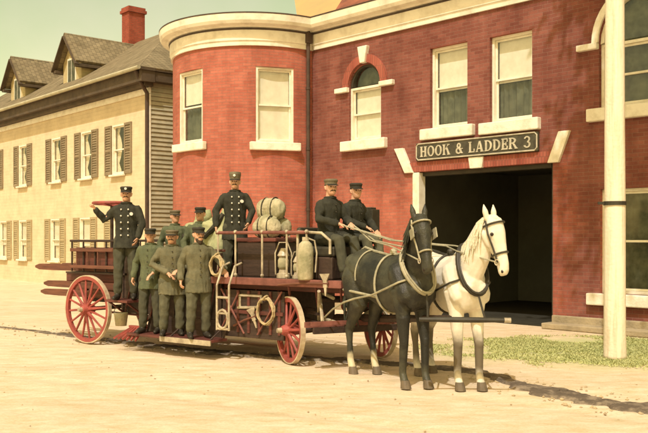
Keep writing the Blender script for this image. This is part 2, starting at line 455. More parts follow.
# ------------------------------------------------------------------ mesh helpers
class MB:
    def __init__(self):
        self.v = []
        self.f = []

    def add(self, vs, fs):
        n = len(self.v)
        self.v += [Vector(p) for p in vs]
        self.f += [[i + n for i in q] for q in fs]

    def box(self, lo, hi, mtx=None):
        x0, y0, z0 = lo
        x1, y1, z1 = hi
        vs = [Vector(p) for p in ((x0, y0, z0), (x1, y0, z0), (x1, y1, z0), (x0, y1, z0), (x0, y0, z1), (x1, y0, z1), (x1, y1, z1), (x0, y1, z1))]
        if mtx is not None:
            vs = [mtx @ p for p in vs]
        self.add(vs, [(0, 3, 2, 1), (4, 5, 6, 7), (0, 1, 5, 4), (1, 2, 6, 5), (2, 3, 7, 6), (3, 0, 4, 7)])

    def bar(self, p0, p1, w, h, up=(0, 0, 1)):
        p0, p1 = Vector(p0), Vector(p1)
        d = (p1 - p0).normalized()
        u = Vector(up)
        s = d.cross(u)
        if s.length < 1e-4:
            s = d.cross(Vector((1, 0, 0)))
        s.normalize()
        t = s.cross(d).normalized()
        vs = []
        for p in (p0, p1):
            for a, b in ((-1, -1), (1, -1), (1, 1), (-1, 1)):
                vs.append(p + s * (a * w / 2) + t * (b * h / 2))
        self.add(vs, [(0, 3, 2, 1), (4, 5, 6, 7), (0, 1, 5, 4), (1, 2, 6, 5), (2, 3, 7, 6), (3, 0, 4, 7)])

    def rings(self, rings, cap=True, closed=False):
        n = len(rings[0])
        base = len(self.v)
        for r in rings:
            self.v += [Vector(p) for p in r]
        m = len(rings)
        for i in range(m if closed else m - 1):
            j = (i + 1) % m
            for k in range(n):
                l = (k + 1) % n
                self.f.append([base + i * n + k, base + i * n + l, base + j * n + l, base + j * n + k])
        if cap and not closed:
            self.f.append([base + k for k in reversed(range(n))])
            self.f.append([base + (m - 1) * n + k for k in range(n)])

    def tube(self, pts, rad, n=8, cap=True, closed=False, flat=1.0, ref=None):
        """a tube along pts; rad a number or a list; flat squashes the section along its second axis"""
        pts = [Vector(p) for p in pts]
        if not isinstance(rad, (list, tuple)):
            rad = [rad] * len(pts)
        m = len(pts)
        prev = None
        rs = []
        for i, p in enumerate(pts):
            if closed:
                d = pts[(i + 1) % m] - pts[i - 1]
            else:
                d = pts[min(i + 1, m - 1)] - pts[max(i - 1, 0)]
            d.normalize()
            if prev is None:
                a = Vector(ref) if ref is not None else (Vector((0, 0, 1)) if abs(d.z) < 0.9 else Vector((1, 0, 0)))
            else:
                a = prev
            a = a - d * a.dot(d)
            if a.length < 1e-5:
                a = d.orthogonal()
            a.normalize()
            b = d.cross(a)
            prev = a
            rs.append([p + (a * math.cos(2 * math.pi * k / n) + b * (flat * math.sin(2 * math.pi * k / n))) * rad[i] for k in range(n)])
        self.rings(rs, cap, closed)

    def blob(self, pts, rad, n=12):
        """tapered limb with rounded ends, for joining by remesh"""
        pts = [Vector(p) for p in pts]
        d0 = (pts[0] - pts[1]).normalized()
        d1 = (pts[-1] - pts[-2]).normalized()
        P = [pts[0] + d0 * rad[0] * 0.95, pts[0] + d0 * rad[0] * 0.6] + pts + [pts[-1] + d1 * rad[-1] * 0.6, pts[-1] + d1 * rad[-1] * 0.95]
        r = [rad[0] * 0.25, rad[0] * 0.78] + list(rad) + [rad[-1] * 0.78, rad[-1] * 0.25]
        self.tube(P, r, n)

    def loft(self, secs, n=16, mtx=None):
        """secs: (centre, u vector, v vector) ellipses"""
        rs = []
        for c, u, v in secs:
            c, u, v = Vector(c), Vector(u), Vector(v)
            ring = [c + u * math.cos(2 * math.pi * k / n) + v * math.sin(2 * math.pi * k / n) for k in range(n)]
            if mtx is not None:
                ring = [mtx @ p for p in ring]
            rs.append(ring)
        self.rings(rs)

    def ball(self, c, r, n=10, m=6, s=(1, 1, 1)):
        c = Vector(c)
        rs = []
        for i in range(m + 1):
            t = math.pi * (0.03 + 0.94 * i / m)
            rs.append([c + Vector((r * s[0] * math.sin(t) * math.cos(2 * math.pi * k / n), r * s[1] * math.sin(t) * math.sin(2 * math.pi * k / n), -r * s[2] * math.cos(t))) for k in range(n)])
        self.rings(rs)

    def prism(self, poly, d0, d1, fn):
        """2-D polygon extruded from depth d0 to d1; fn(u, v, d) gives the 3-D point"""
        n = len(poly)
        vs = [fn(u, v, d0) for u, v in poly] + [fn(u, v, d1) for u, v in poly]
        fs = [list(range(n)), list(reversed(range(n, 2 * n)))]
        for i in range(n):
            j = (i + 1) % n
            fs.append([i, i + n, j + n, j])
        self.add(vs, fs)

    def mesh(self, name, uv=None, smooth=False):
        me = bpy.data.meshes.new(name)
        me.from_pydata([tuple(p) for p in self.v], [], self.f)
        bm = bmesh.new()
        bm.from_mesh(me)
        bmesh.ops.recalc_face_normals(bm, faces=bm.faces)
        bm.to_mesh(me)
        bm.free()
        if uv:
            lay = me.uv_layers.new(name='UVMap')
            for poly in me.polygons:
                nrm = poly.normal
                for li in poly.loop_indices:
                    co = me.vertices[me.loops[li].vertex_index].co
                    lay.data[li].uv = uv(co, nrm)
        if smooth:
            me.polygons.foreach_set('use_smooth', [True] * len(me.polygons))
        return me


def boxuv(co, n):
    if abs(n.z) > 0.75:
        return (co.x, co.y)
    if abs(n.x) > abs(n.y):
        return (co.y, co.z)
    return (co.x, co.z)


def obj(name, mb, m, parent=None, smooth=False, uv=None, bevel=0.0, loc=None, rot=None):
    me = mb.mesh(name, uv, smooth) if isinstance(mb, MB) else mb
    me.materials.clear()
    me.materials.append(m)
    o = bpy.data.objects.new(name, me)
    COL.objects.link(o)
    if parent is not None:
        o.parent = parent
    if bevel:
        b = o.modifiers.new('bevel', 'BEVEL')
        b.width = bevel
        b.segments = 2
        b.limit_method = 'ANGLE'
        b.angle_limit = R(40)
    if loc is not None:
        o.location = loc
    if rot is not None:
        o.rotation_euler = rot
    return o


def empty(name, loc, rz=0.0):
    o = bpy.data.objects.new(name, None)
    o.empty_display_size = 0.2
    COL.objects.link(o)
    o.location = loc
    o.rotation_euler = (0, 0, rz)
    return o


def tag(o, label, cat, group=None):
    o['label'] = label
    o['category'] = cat
    if group:
        o['group'] = group
    return o


def struct(o):
    o['kind'] = 'structure'
    return o


def remesh(mb, name, voxel, smooth=4, keep=None, fac=0.5):
    """join overlapping closed shapes into one continuous skin"""
    me = mb.mesh(name)
    o = bpy.data.objects.new('remesh_tmp', me)
    COL.objects.link(o)
    r = o.modifiers.new('r', 'REMESH')
    r.mode = 'VOXEL'
    r.voxel_size = voxel
    s = o.modifiers.new('s', 'SMOOTH')
    s.factor = fac
    s.iterations = smooth
    if keep:
        d = o.modifiers.new('d', 'DECIMATE')
        d.ratio = keep
    dg = bpy.context.evaluated_depsgraph_get()
    out = bpy.data.meshes.new_from_object(o.evaluated_get(dg))
    bpy.data.objects.remove(o)
    bpy.data.meshes.remove(me)
    out.name = name
    out.polygons.foreach_set('use_smooth', [True] * len(out.polygons))
    return out


def jitter(mb, amt, sc):
    for i, p in enumerate(mb.v):
        mb.v[i] = p + mnoise.noise_vector(p * sc) * amt


# ================================================================== THE SETTING
g = MB()
# one sheet, fine near the camera (for gentle ruts), coarse far off
xs = [-900, -300, -100, -40, -20] + [-10 + 0.11 * i for i in range(183)] + [12, 20, 40, 100, 300, 900]
ys = [-200, -60, -20, 0, 2] + [3.5 + 0.11 * i for i in range(119)] + [18, 22, 30, 45, 80, 160, 400, 1200]
nx = len(xs)
RUTS = [((-9, 13.9), (-2.2, 9.6), (5.5, 4.6)), ((-9, 12.4), (-2.9, 8.4), (4.6, 3.6)), ((-8, 17.2), (-1.0, 11.5), (6, 5.4))]


def seg_dist(px, py, a, b):
    dx, dy = b[0] - a[0], b[1] - a[1]
    t = max(0, min(1, ((px - a[0]) * dx + (py - a[1]) * dy) / (dx * dx + dy * dy)))
    return math.hypot(px - a[0] - t * dx, py - a[1] - t * dy)


for yy in ys:
    for xx in xs:
        z = 0.0
        if -10 <= xx <= 10.2 and 3.4 <= yy <= 16.6:
            fade = max(0, min(1, (15.5 - yy) / 2, (yy - 3.5) / 1.5))
            w = Vector((xx, yy, 0))
            z = -0.022 * fade * (0.5 + 0.5 * mnoise.noise(Vector((xx * 0.35 + yy * 0.25, yy * 0.6, 0))))
            z += fade * (0.007 * mnoise.noise(w * 2.3) + 0.004 * mnoise.noise(w * 5.7))
            wob = 0.10 * mnoise.noise(w * .6)
            for a, b, c in RUTS:
                d = min(seg_dist(xx, yy, a, b), seg_dist(xx, yy, b, c)) + wob
                if d < .45:
                    z += fade * (-0.020 * math.exp(-(d / .10) ** 2) + 0.010 * math.exp(-((d - .2) / .09) ** 2)) * (0.55 + 0.6 * mnoise.noise(w * .8 + Vector((5, 0, 0))))
            z = min(z, 0.006)
        g.v.append(Vector((xx, yy, z)))
for j in range(len(ys) - 1):
    for i in range(nx - 1):
        g.f.append([j * nx + i, j * nx + i + 1, (j + 1) * nx + i + 1, (j + 1) * nx + i])
struct(obj('ground', g, M['dirt'], smooth=True))

# muddy gutter beside the forecourt; under the truck its dark colour paints in shadow
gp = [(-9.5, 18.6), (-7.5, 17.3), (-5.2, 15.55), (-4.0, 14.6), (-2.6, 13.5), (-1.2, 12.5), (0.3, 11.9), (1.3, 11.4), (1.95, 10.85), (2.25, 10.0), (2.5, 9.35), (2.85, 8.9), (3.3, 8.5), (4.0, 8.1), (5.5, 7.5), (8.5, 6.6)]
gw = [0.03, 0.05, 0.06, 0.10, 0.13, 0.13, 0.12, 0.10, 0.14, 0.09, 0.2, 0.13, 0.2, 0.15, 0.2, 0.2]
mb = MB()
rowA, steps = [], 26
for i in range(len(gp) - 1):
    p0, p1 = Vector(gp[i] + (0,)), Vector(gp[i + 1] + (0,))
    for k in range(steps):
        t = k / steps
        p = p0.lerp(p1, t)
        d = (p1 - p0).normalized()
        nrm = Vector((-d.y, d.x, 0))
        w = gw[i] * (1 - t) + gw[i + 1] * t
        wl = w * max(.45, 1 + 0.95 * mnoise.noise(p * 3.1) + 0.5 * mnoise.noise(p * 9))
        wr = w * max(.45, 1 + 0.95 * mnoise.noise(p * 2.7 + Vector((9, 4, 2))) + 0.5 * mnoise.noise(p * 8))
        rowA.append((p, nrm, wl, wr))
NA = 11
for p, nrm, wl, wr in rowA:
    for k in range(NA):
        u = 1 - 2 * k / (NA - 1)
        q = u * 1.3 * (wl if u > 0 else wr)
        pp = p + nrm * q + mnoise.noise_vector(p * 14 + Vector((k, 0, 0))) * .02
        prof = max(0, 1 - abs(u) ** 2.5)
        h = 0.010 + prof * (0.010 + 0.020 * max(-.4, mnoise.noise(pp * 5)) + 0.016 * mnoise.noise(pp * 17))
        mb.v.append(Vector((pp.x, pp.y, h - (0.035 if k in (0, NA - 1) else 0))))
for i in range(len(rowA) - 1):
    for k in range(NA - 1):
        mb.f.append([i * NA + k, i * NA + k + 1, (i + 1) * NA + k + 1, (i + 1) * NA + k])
struct(obj('gutter_truck_shadow', mb, M['mud_truck_shadow'], smooth=True))

# loose stones and clods on the roadway
mb = MB()
rg = random.Random(21)
for i in range(1100):
    if i < 650:
        k = rg.randrange(len(rowA))
        p = rowA[k][0] + rowA[k][1] * rg.gauss(0, .28)
        x, y = p.x, p.y
        r_ = rg.uniform(.008, .028)
    else:
        y = rg.uniform(4.5, 17) ** 1.0
        x = rg.uniform(-.42, .42) * y
        r_ = rg.uniform(.004, .016)
    zz = -0.012 if y < 14 else 0.0
    c = Vector((x, y, zz + r_ * .3))
    vs = [c + Vector((r_ * a * rg.uniform(.7, 1.3), r_ * b * rg.uniform(.7, 1.3), r_ * d * rg.uniform(.5, .9))) for a, b, d in ((1, 0, 0), (0, 1, 0), (-1, 0, 0), (0, -1, 0), (0, 0, 1), (0, 0, -1))]
    mb.add(vs, [(0, 1, 4), (1, 2, 4), (2, 3, 4), (3, 0, 4), (1, 0, 5), (2, 1, 5), (3, 2, 5), (0, 3, 5)])
o = obj('gravel', mb, M['pebble'])
o['kind'] = 'stuff'

# thin grass on the forecourt
mb = MB()
for i in range(80000):
    a, r = rnd.uniform(0, 6.283), math.sqrt(rnd.random())
    x = 4.0 + 2.4 * r * math.cos(a) + rnd.gauss(0, 0.2)
    y = 13.1 + 1.75 * r * math.sin(a) + rnd.gauss(0, 0.15)
    if mnoise.noise(Vector((x * 1.1, y * 1.3, 3))) + .5 * mnoise.noise(Vector((x * 4, y * 4, 1))) + (1 - r) * 1.1 < rnd.random() * .85:
        continue
    h = rnd.uniform(0.01, 0.032)
    an = rnd.uniform(0, 3.14)
    dx, dy = math.cos(an) * 0.012, math.sin(an) * 0.012
    lx, ly = rnd.uniform(-.03, .03), rnd.uniform(-.03, .03)
    mb.add([(x - dx, y - dy, 0), (x + dx, y + dy, 0), (x + lx, y + ly, h)], [(0, 1, 2)])
o = obj('grass', mb, M['grass'])
o['kind'] = 'stuff'

# ------------------------------------------------------------------ walls with openings
def flat_wall(mb, x0, x1, z0, z1, holes, depth, y=0.0):
    """front face at y, back at y + depth; holes (xa, xb, za, zb)"""
    X = sorted(set([x0, x1] + [min(max(v, x0), x1) for h in holes for v in h[:2]]))
    Z = sorted(set([z0, z1] + [min(max(v, z0), z1) for h in holes for v in h[2:4]]))
    for yy in (y, y + depth):
        for i in range(len(X) - 1):
            for j in range(len(Z) - 1):
                cx, cz = (X[i] + X[i + 1]) / 2, (Z[j] + Z[j + 1]) / 2
                if any(h[0] < cx < h[1] and h[2] < cz < h[3] for h in holes):
                    continue
                mb.add([(X[i], yy, Z[j]), (X[i + 1], yy, Z[j]), (X[i + 1], yy, Z[j + 1]), (X[i], yy, Z[j + 1])], [(0, 1, 2, 3)])
    for a, b, c, d in holes:
        mb.add([(a, y, c), (a, y + depth, c), (a, y + depth, d), (a, y, d)], [(0, 1, 2, 3)])
        mb.add([(b, y, c), (b, y, d), (b, y + depth, d), (b, y + depth, c)], [(0, 1, 2, 3)])
        mb.add([(a, y, d), (a, y + depth, d), (b, y + depth, d), (b, y, d)], [(0, 1, 2, 3)])
        if c > z0:
            mb.add([(a, y, c), (b, y, c), (b, y + depth, c), (a, y + depth, c)], [(0, 1, 2, 3)])


def sash_window(par, x0, x1, z0, z1, y=0.0, rec=0.10, blind=0.5, sill_over=0.22, sill_h=0.24, low='curtain', place=None, left_trim=True, sill=True, sill_mat='stone', bottom_blind=None):
    """window (frame) > sash, blind, curtain, pane, sill;  place: matrix taking the local flat frame to the parent's"""
    T = place or Matrix.Identity(4)
    fw = 0.055
    mb = MB()
    ya, yb = y + rec - 0.075, y + rec + 0.045
    e = 0.003
    mb.box((x0 + e, ya, z0 + e), (x0 + fw, yb, z1 - e), T)
    mb.box((x1 - fw, ya, z0 + e), (x1 - e, yb, z1 - e), T)
    mb.box((x0 + fw, ya, z1 - fw), (x1 - fw, yb, z1 - e), T)
    mb.box((x0 + fw, ya, z0 + e), (x1 - fw, yb, z0 + fw), T)
    win = obj('window', mb, M['cream'], par)
    zm = (z0 + z1) / 2
    mb = MB()
    for (za, zb, yy) in ((zm - 0.02, z1 - fw - e, y + rec - 0.02), (z0 + fw + e, zm + 0.02, y + rec + 0.015)):
        r = 0.04
        mb.box((x0 + fw + e, yy, za), (x0 + fw + r, yy + 0.03, zb), T)
        mb.box((x1 - fw - r, yy, za), (x1 - fw - e, yy + 0.03, zb), T)
        mb.box((x0 + fw + r, yy, zb - r), (x1 - fw - r, yy + 0.03, zb), T)
        mb.box((x0 + fw + r, yy, za), (x1 - fw - r, yy + 0.03, za + r), T)
    obj('sash', mb, M['cream'], win)
    a, b = x0 + fw + 0.03, x1 - fw - 0.03
    mb = MB()
    mb.box((a, y + rec - 0.009, zm), (b, y + rec - 0.004, z1 - fw - 0.03), T)
    mb.box((a, y + rec + 0.026, z0 + fw + 0.03), (b, y + rec + 0.031, zm), T)
    obj('pane', mb, M['glass'], win)
    zb = z1 - (z1 - z0) * blind
    if blind > 0:
        mb = MB()
        mb.box((a + 0.01, y + rec + 0.05, zb), (b - 0.01, y + rec + 0.056, z1 - 0.02), T)
        mb.box((a + 0.01, y + rec + 0.047, zb - 0.03), (b - 0.01, y + rec + 0.059, zb - 0.001), T)
        obj('blind', mb, M['blind'], win)
    if low:
        mb = MB()
        zt = zb - 0.035 if blind > 0 else z1 - 0.02
        nn = 14
        for i in range(nn):
            u0, u1 = a + (b - a) * i / nn, a + (b - a) * (i + 1) / nn
            d0, d1 = 0.10 + 0.03 * math.sin(i * 2.4), 0.10 + 0.03 * math.sin((i + 1) * 2.4)
            mb.add([T @ Vector(p) for p in ((u0, y + rec + d0, z0), (u1, y + rec + d1, z0), (u1, y + rec + d1, zt), (u0, y + rec + d0, zt))], [(0, 1, 2, 3)])
        obj('curtain', mb, M[low], win)
    if sill:
        mb = MB()
        mb.box((x0 - sill_over, y - 0.13, z0 - sill_h), (x1 + sill_over, y + rec - 0.08, z0 - 0.002), T)
        obj('sill', mb, M[sill_mat], win, bevel=0.02)
    return win


# ================================================================== BRICK FIREHOUSE
ANG_F = math.atan2(-0.718, 0.696)
FH = empty('firehouse', (-0.30, 21.28, 0), ANG_F)
tag(FH, 'red brick firehouse with a round corner bay and wide dark engine doorway', 'firehouse')
DOOR = (3.28, 6.78, 0.0, 3.18)
W1 = (1.30, 2.32, 4.03, 5.30)
W1C, W1R = 1.81, 0.51
W2 = (3.76, 4.76, 4.10, 5.86)
W3 = (5.32, 6.32, 4.08, 5.84)
W4 = (7.74, 9.54, 4.11, 5.30)
W4C, W4R = 8.64, 0.90
W5 = (7.76, 9.5, 0.70, 2.62)
SEND, TOP, DEP = 14.0, 7.0, 11.0
mb = MB()
h1 = (W1[0], W1[1], W1[2], 5.30 + W1R)
h4 = (W4[0], W4[1], W4[2], 5.30 + W4R)
flat_wall(mb, 0.0, SEND, 0.0, TOP, [DOOR, h1, W2, W3, h4, W5], 0.34)
for c, r in ((W1C, W1R), (W4C, W4R)):            # brick spandrels beside the arches
    for sgn in (-1, 1):
        arc = [(c + sgn * r * math.cos(t * math.pi / 2 / 10), 5.30 + r * math.sin(t * math.pi / 2 / 10)) for t in range(11)]
        poly = [(c + sgn * r, 5.30 + r)] + (arc[::-1] if True else arc)
        # fan of thin quads between the arc and the rectangle's corner
        for i in range(10):
            a0, a1 = arc[i], arc[i + 1]
            q = [a0, a1, (a1[0], 5.30 + r), (a0[0], 5.30 + r)] if i else [a0, a1, (a1[0], 5.30 + r), (a0[0], 5.30 + r)]
            vs = [(u, d, v) for d in (0.0, 0.34) for u, v in q]
            mb.add(vs, [(0, 1, 2, 3), (4, 7, 6, 5), (0, 4, 5, 1)])
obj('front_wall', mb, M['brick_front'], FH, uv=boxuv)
mb = MB()
mb.box((-4.4, DEP, 0), (SEND, DEP + 0.3, TOP))
mb.box((SEND - 0.3, 0.345, 0), (SEND, DEP - 0.003, TOP))
mb.box((-4.4, 0.02, 0), (-4.1, DEP - 0.003, TOP))
obj('side_wall', mb, M['brick'], FH, uv=boxuv)
mb = MB()
mb.box((-4.1, 0.35, TOP - 0.2), (SEND - 0.3, DEP - 0.01, TOP - 0.02))
mb.box((0.0, 0.345, 3.45), (SEND - 0.31, DEP - 0.01, 3.60))
obj('ceiling', mb, M['dark_room'], FH)
# engine room
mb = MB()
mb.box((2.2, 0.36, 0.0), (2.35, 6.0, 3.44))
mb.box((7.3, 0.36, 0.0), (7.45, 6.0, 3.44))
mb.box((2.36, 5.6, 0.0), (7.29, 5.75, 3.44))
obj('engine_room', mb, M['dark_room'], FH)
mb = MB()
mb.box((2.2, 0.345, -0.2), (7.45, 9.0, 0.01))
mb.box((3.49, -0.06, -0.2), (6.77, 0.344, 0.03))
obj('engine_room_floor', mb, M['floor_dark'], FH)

# round bay
BC = Vector((-2.2, 0, 0))
BR = 2.2


def bay(theta, r, z):
    t = R(theta)
    return Vector((BC.x + r * math.cos(t), BC.y + r * math.sin(t), z))


BW = [(-101.6, -76.2, 4.10, 5.92), (-39.6, -14.6, 4.06, 5.90)]
TH = sorted(set([-180 + 3 * i for i in range(61)] + [v for w in BW for v in w[:2]]))
ZZ = sorted(set([0.0, TOP] + [v for w in BW for v in w[2:]]))
mb = MB()
for i in range(len(TH) - 1):
    for j in range(len(ZZ) - 1):
        ct, cz = (TH[i] + TH[i + 1]) / 2, (ZZ[j] + ZZ[j + 1]) / 2
        if any(w[0] < ct < w[1] and w[2] < cz < w[3] for w in BW):
            continue
        mb.add([bay(TH[i], BR, ZZ[j]), bay(TH[i + 1], BR, ZZ[j]), bay(TH[i + 1], BR, ZZ[j + 1]), bay(TH[i], BR, ZZ[j + 1])], [(0, 1, 2, 3)])
        mb.add([bay(TH[i], BR - .3, ZZ[j]), bay(TH[i], BR - .3, ZZ[j + 1]), bay(TH[i + 1], BR - .3, ZZ[j + 1]), bay(TH[i + 1], BR - .3, ZZ[j])], [(0, 1, 2, 3)])
for a, b, c, d in BW:
    for t in (a, b):
        mb.add([bay(t, BR, c), bay(t, BR - .3, c), bay(t, BR - .3, d), bay(t, BR, d)], [(0, 1, 2, 3)])
    tt = [t for t in TH if a <= t <= b]
    for i in range(len(tt) - 1):
        for z in (c, d):
            mb.add([bay(tt[i], BR, z), bay(tt[i + 1], BR, z), bay(tt[i + 1], BR - .3, z), bay(tt[i], BR - .3, z)], [(0, 1, 2, 3)])


def bayuv(co, n):
    if abs(n.z) > 0.7:
        return (co.x, co.y)
    return (BR * math.atan2(co.y - BC.y, co.x - BC.x) + 0.3 * (BR - (co - Vector((BC.x, BC.y, co.z))).length), co.z)


obj('bay_wall', mb, M['brick'], FH, uv=bayuv)
mb = MB()
mb.rings([[bay(-180 + 6 * i, BR - 0.02, z) for i in range(31)] for z in (TOP - .15, TOP - .02)])
obj('bay_roof', mb, M['dark_frame'], FH)
for (a, b, c, d), bl in zip(BW, (0.44, 0.97)):
    tm = (a + b) / 2
    hw = BR * math.sin(R((b - a) / 2))
    yy = BR * math.cos(R((b - a) / 2))
    P = Matrix.Translation(bay(tm, 0, 0)) @ Matrix.Rotation(R(tm + 90), 4, 'Z') @ Matrix.Translation((0, -yy, 0))
    sash_window(FH, -hw, hw, c, d, rec=0.09, blind=bl, place=P, sill_over=0.16, sill_h=0.2)

# facade windows
sash_window(FH, W1[0], W1[1], W1[2], W1[3], rec=0.13, blind=0.97, low=None, sill_over=0.2)
sash_window(FH, *W2, rec=0.16, blind=0.52, sill_over=0.2)
sash_window(FH, *W3, rec=0.16, blind=0.52, sill_over=0.2)
sash_window(FH, *W4, rec=0.16, blind=0.0, sill_over=0.2)
sash_window(FH, *W5, rec=0.16, blind=0.0, sill_over=0.22, sill_h=0.22)
for c, r in ((W1C, W1R), (W4C, W4R)):            # lunettes
    mb = MB()
    N = 16
    for y0, y1, ra, rb in ((0.05, 0.17, r - 0.075, r - 0.004),):
        for i in range(N):
            t0, t1 = math.pi * i / N, math.pi * (i + 1) / N
            q = [(c + ra * math.cos(t0), 5.33 + ra * math.sin(t0) * .985), (c + rb * math.cos(t0), 5.305 + rb * math.sin(t0)), (c + rb * math.cos(t1), 5.305 + rb * math.sin(t1)), (c + ra * math.cos(t1), 5.33 + ra * math.sin(t1) * .985)]
            mb.prism(q, y0, y1, lambda u, v, dd: (u, dd, v))
    fr = obj('lunette', mb, M['cream'] if r > 0.6 else M['dark_frame'], FH)
    mb = MB()
    mb.prism([(c + (r - .08) * math.cos(math.pi * i / N), 5.335 + (r - .085) * math.sin(math.pi * i / N)) for i in range(N + 1)], 0.12, 0.126, lambda u, v, dd: (u, dd, v))
    obj('pane', mb, M['glass'], fr)
    mb = MB()
    mb.prism([(c + (r - .01) * math.cos(math.pi * i / N), 5.31 + (r - .01) * math.sin(math.pi * i / N)) for i in range(N + 1)], 0.26, 0.27, lambda u, v, dd: (u, dd, v))
    obj('curtain', mb, M['curtain'], fr)
# moulded hoods with imposts and a keystone
for c, r, wid in ((W1C, W1R, 0.20), (W4C, W4R, 0.13)):
    mb = MB()
    N = 22
    for i in range(N):
        t0, t1 = math.pi * i / N, math.pi * (i + 1) / N
        ra, rb = r + 0.005, r + wid
        q = [(c + ra * math.cos(t0), 5.33 + ra * math.sin(t0)), (c + rb * math.cos(t0), 5.33 + rb * math.sin(t0)), (c + rb * math.cos(t1), 5.33 + rb * math.sin(t1)), (c + ra * math.cos(t1), 5.33 + ra * math.sin(t1))]
        mb.prism(q, -0.05, 0.06, lambda u, v, dd: (u, dd, v))
    obj('window_hood', mb, M['arch_brick'] if r < 0.6 else M['stone'], FH, uv=boxuv)
    if r < 0.6:
        mb = MB()
        mb.prism([(c - .075, 5.83), (c + .075, 5.83), (c + .15, 6.22), (c - .15, 6.22)], -0.11, 0.05, lambda u, v, dd: (u, dd, v))
        obj('keystone', mb, M['stone'], FH, bevel=0.015)
    for sgn in (-1, 1):
        mb = MB()
        xa, xb = c + sgn * (r + 0.003), c + sgn * (r + 0.42)
        mb.box((min(xa, xb), -0.10, 5.21), (max(xa, xb), 0.05, 5.325))
        obj('impost', mb, M['stone'], FH, bevel=0.015)

# doorway dressings: jack arch, skewbacks, keystone, jambs
mb = MB()
mb.prism([(3.33, 3.185), (4.84, 3.185), (4.84, 3.398), (3.16, 3.398)], -0.025, 0.0, lambda u, v, dd: (u, dd, v))
mb.prism([(5.18, 3.185), (6.68, 3.185), (6.86, 3.398), (5.18, 3.398)], -0.025, 0.0, lambda u, v, dd: (u, dd, v))
obj('door_arch', mb, M['arch_brick'], FH, uv=boxuv)
mb = MB()
mb.prism([(3.08, 3.17), (3.32, 3.17), (3.03, 3.74), (2.77, 3.74)], -0.07, 0.02, lambda u, v, dd: (u, dd, v))
obj('skewback', mb, M['stone'], FH, bevel=0.012)
mb = MB()
mb.prism([(6.69, 3.17), (6.93, 3.17), (7.17, 3.76), (6.93, 3.76)], -0.07, 0.02, lambda u, v, dd: (u, dd, v))
obj('skewback', mb, M['stone'], FH, bevel=0.012)
mb = MB()
mb.prism([(4.86, 3.17), (5.16, 3.17), (5.20, 3.405), (4.82, 3.405)], -0.065, 0.02, lambda u, v, dd: (u, dd, v))
obj('keystone', mb, M['stone'], FH, bevel=0.012)
mb = MB()
mb.box((3.285, -0.03, 0.0), (3.47, 0.20, 3.17))
obj('door_jamb', mb, M['cream'], FH, bevel=0.01)
mb = MB()
mb.box((6.70, 0.10, 0.0), (6.775, 0.30, 3.17))
mb.box((3.48, 0.10, 3.09), (6.69, 0.30, 3.175))
obj('door_frame', mb, M['dark_frame'], FH)
for sgn, s0 in ((1, 2.38), (-1, 7.27)):           # door leaves slid back behind the wall
    mb = MB()
    x0, x1 = (s0, s0 + 0.9) if sgn > 0 else (s0 - 0.45, s0)
    mb.box((x0, 0.36, 0.04), (x1, 0.43, 3.06))
    for z in (0.4, 1.3, 2.2):
        mb.box((x0 + .06, 0.43, z), (x1 - .06, 0.45, z + 0.7))
    obj('engine_door', mb, M['dark_frame'], FH)

# granite footing
mb = MB()
mb.box((6.80, -0.09, 0.0), (SEND, -0.002, 0.24))
obj('footing', mb, M['granite'], FH, bevel=0.02)
mb = MB()
mb.box((0.02, -0.09, 0.0), (3.26, -0.002, 0.24))
obj('footing', mb, M['granite'], FH, bevel=0.02)
mb = MB()
mb.box((6.80, -0.45, 0.0), (SEND, -0.092, 0.11))
jitter(mb, 0.03, 2.0)
obj('footing_step', mb, M['granite'], FH, bevel=0.02)


def sweep_arc(mb, prof, t0, t1, n=48):
    rs = []
    for i in range(n + 1):
        t = t0 + (t1 - t0) * i / n
        rs.append([bay(t, BR + o_, z_) for o_, z_ in prof])
    mb.rings(rs)


def sweep_line(mb, prof, s0, s1, dz=0.003):
    mb.rings([[Vector((s, -o_, z_ + dz)) for o_, z_ in prof] for s in (s0, s1)])


FR = [(0.0, 6.40), (0.05, 6.40), (0.055, 6.50), (0.08, 6.52), (0.085, 6.77), (0.0, 6.77)]
CO = [(0.0, 6.80), (0.12, 6.83), (0.16, 6.86), (0.30, 6.88), (0.34, 6.95), (0.36, 7.10), (0.0, 7.10)]
SH = [(-0.02, 6.772), (0.10, 6.772), (0.11, 6.80), (-0.02, 6.80)]  # dark strip, paints in the shadow gap between frieze and cornice
mb = MB(); sweep_arc(mb, FR, -180, 0); sweep_line(mb, FR, 0.10, SEND)
obj('frieze', mb, M['frieze'], FH)
mb = MB(); sweep_arc(mb, CO, -180, 0); sweep_line(mb, CO, 0.02, SEND)
obj('cornice', mb, M['frieze'], FH)
mb = MB(); sweep_arc(mb, SH, -180, 0); sweep_line(mb, SH, 0.12, SEND)
mb2 = [(0.0, 7.103), (0.365, 7.103), (0.365, 7.135), (0.0, 7.135)]
sweep_arc(mb, mb2, -180, 0); sweep_line(mb, mb2, 0.02, SEND)
obj('cornice_shadow_strip', mb, M['downspout'], FH)
mb = MB()
mb.tube([(0.085, -0.21, 2.35), (0.085, -0.21, 6.86)], 0.048, 10)
mb.tube([(0.085, -0.21, 2.35), (0.085, -0.21, 0.3), (0.10, -0.32, 0.12)], 0.044, 10)
for z in (2.4, 3.9, 5.4):
    mb.tube([(0.085, -0.21, z), (0.085, -0.21, z + 0.06)], 0.06, 10)
mb.box((0.01, -0.29, 6.55), (0.16, -0.12, 6.80))
obj('downspout', mb, M['downspout'], FH)

# roof
def quadslab(mb, pts, th=0.08):
    a = [Vector(p) for p in pts]
    n = (a[1] - a[0]).cross(a[2] - a[0]).normalized()
    if n.z < 0:
        n = -n
    b = [p - n * th for p in a]
    k = len(a)
    mb.add(a + b, [list(range(k)), list(reversed(range(k, 2 * k)))] + [[i, i + k, (i + 1) % k + k, (i + 1) % k] for i in range(k)])


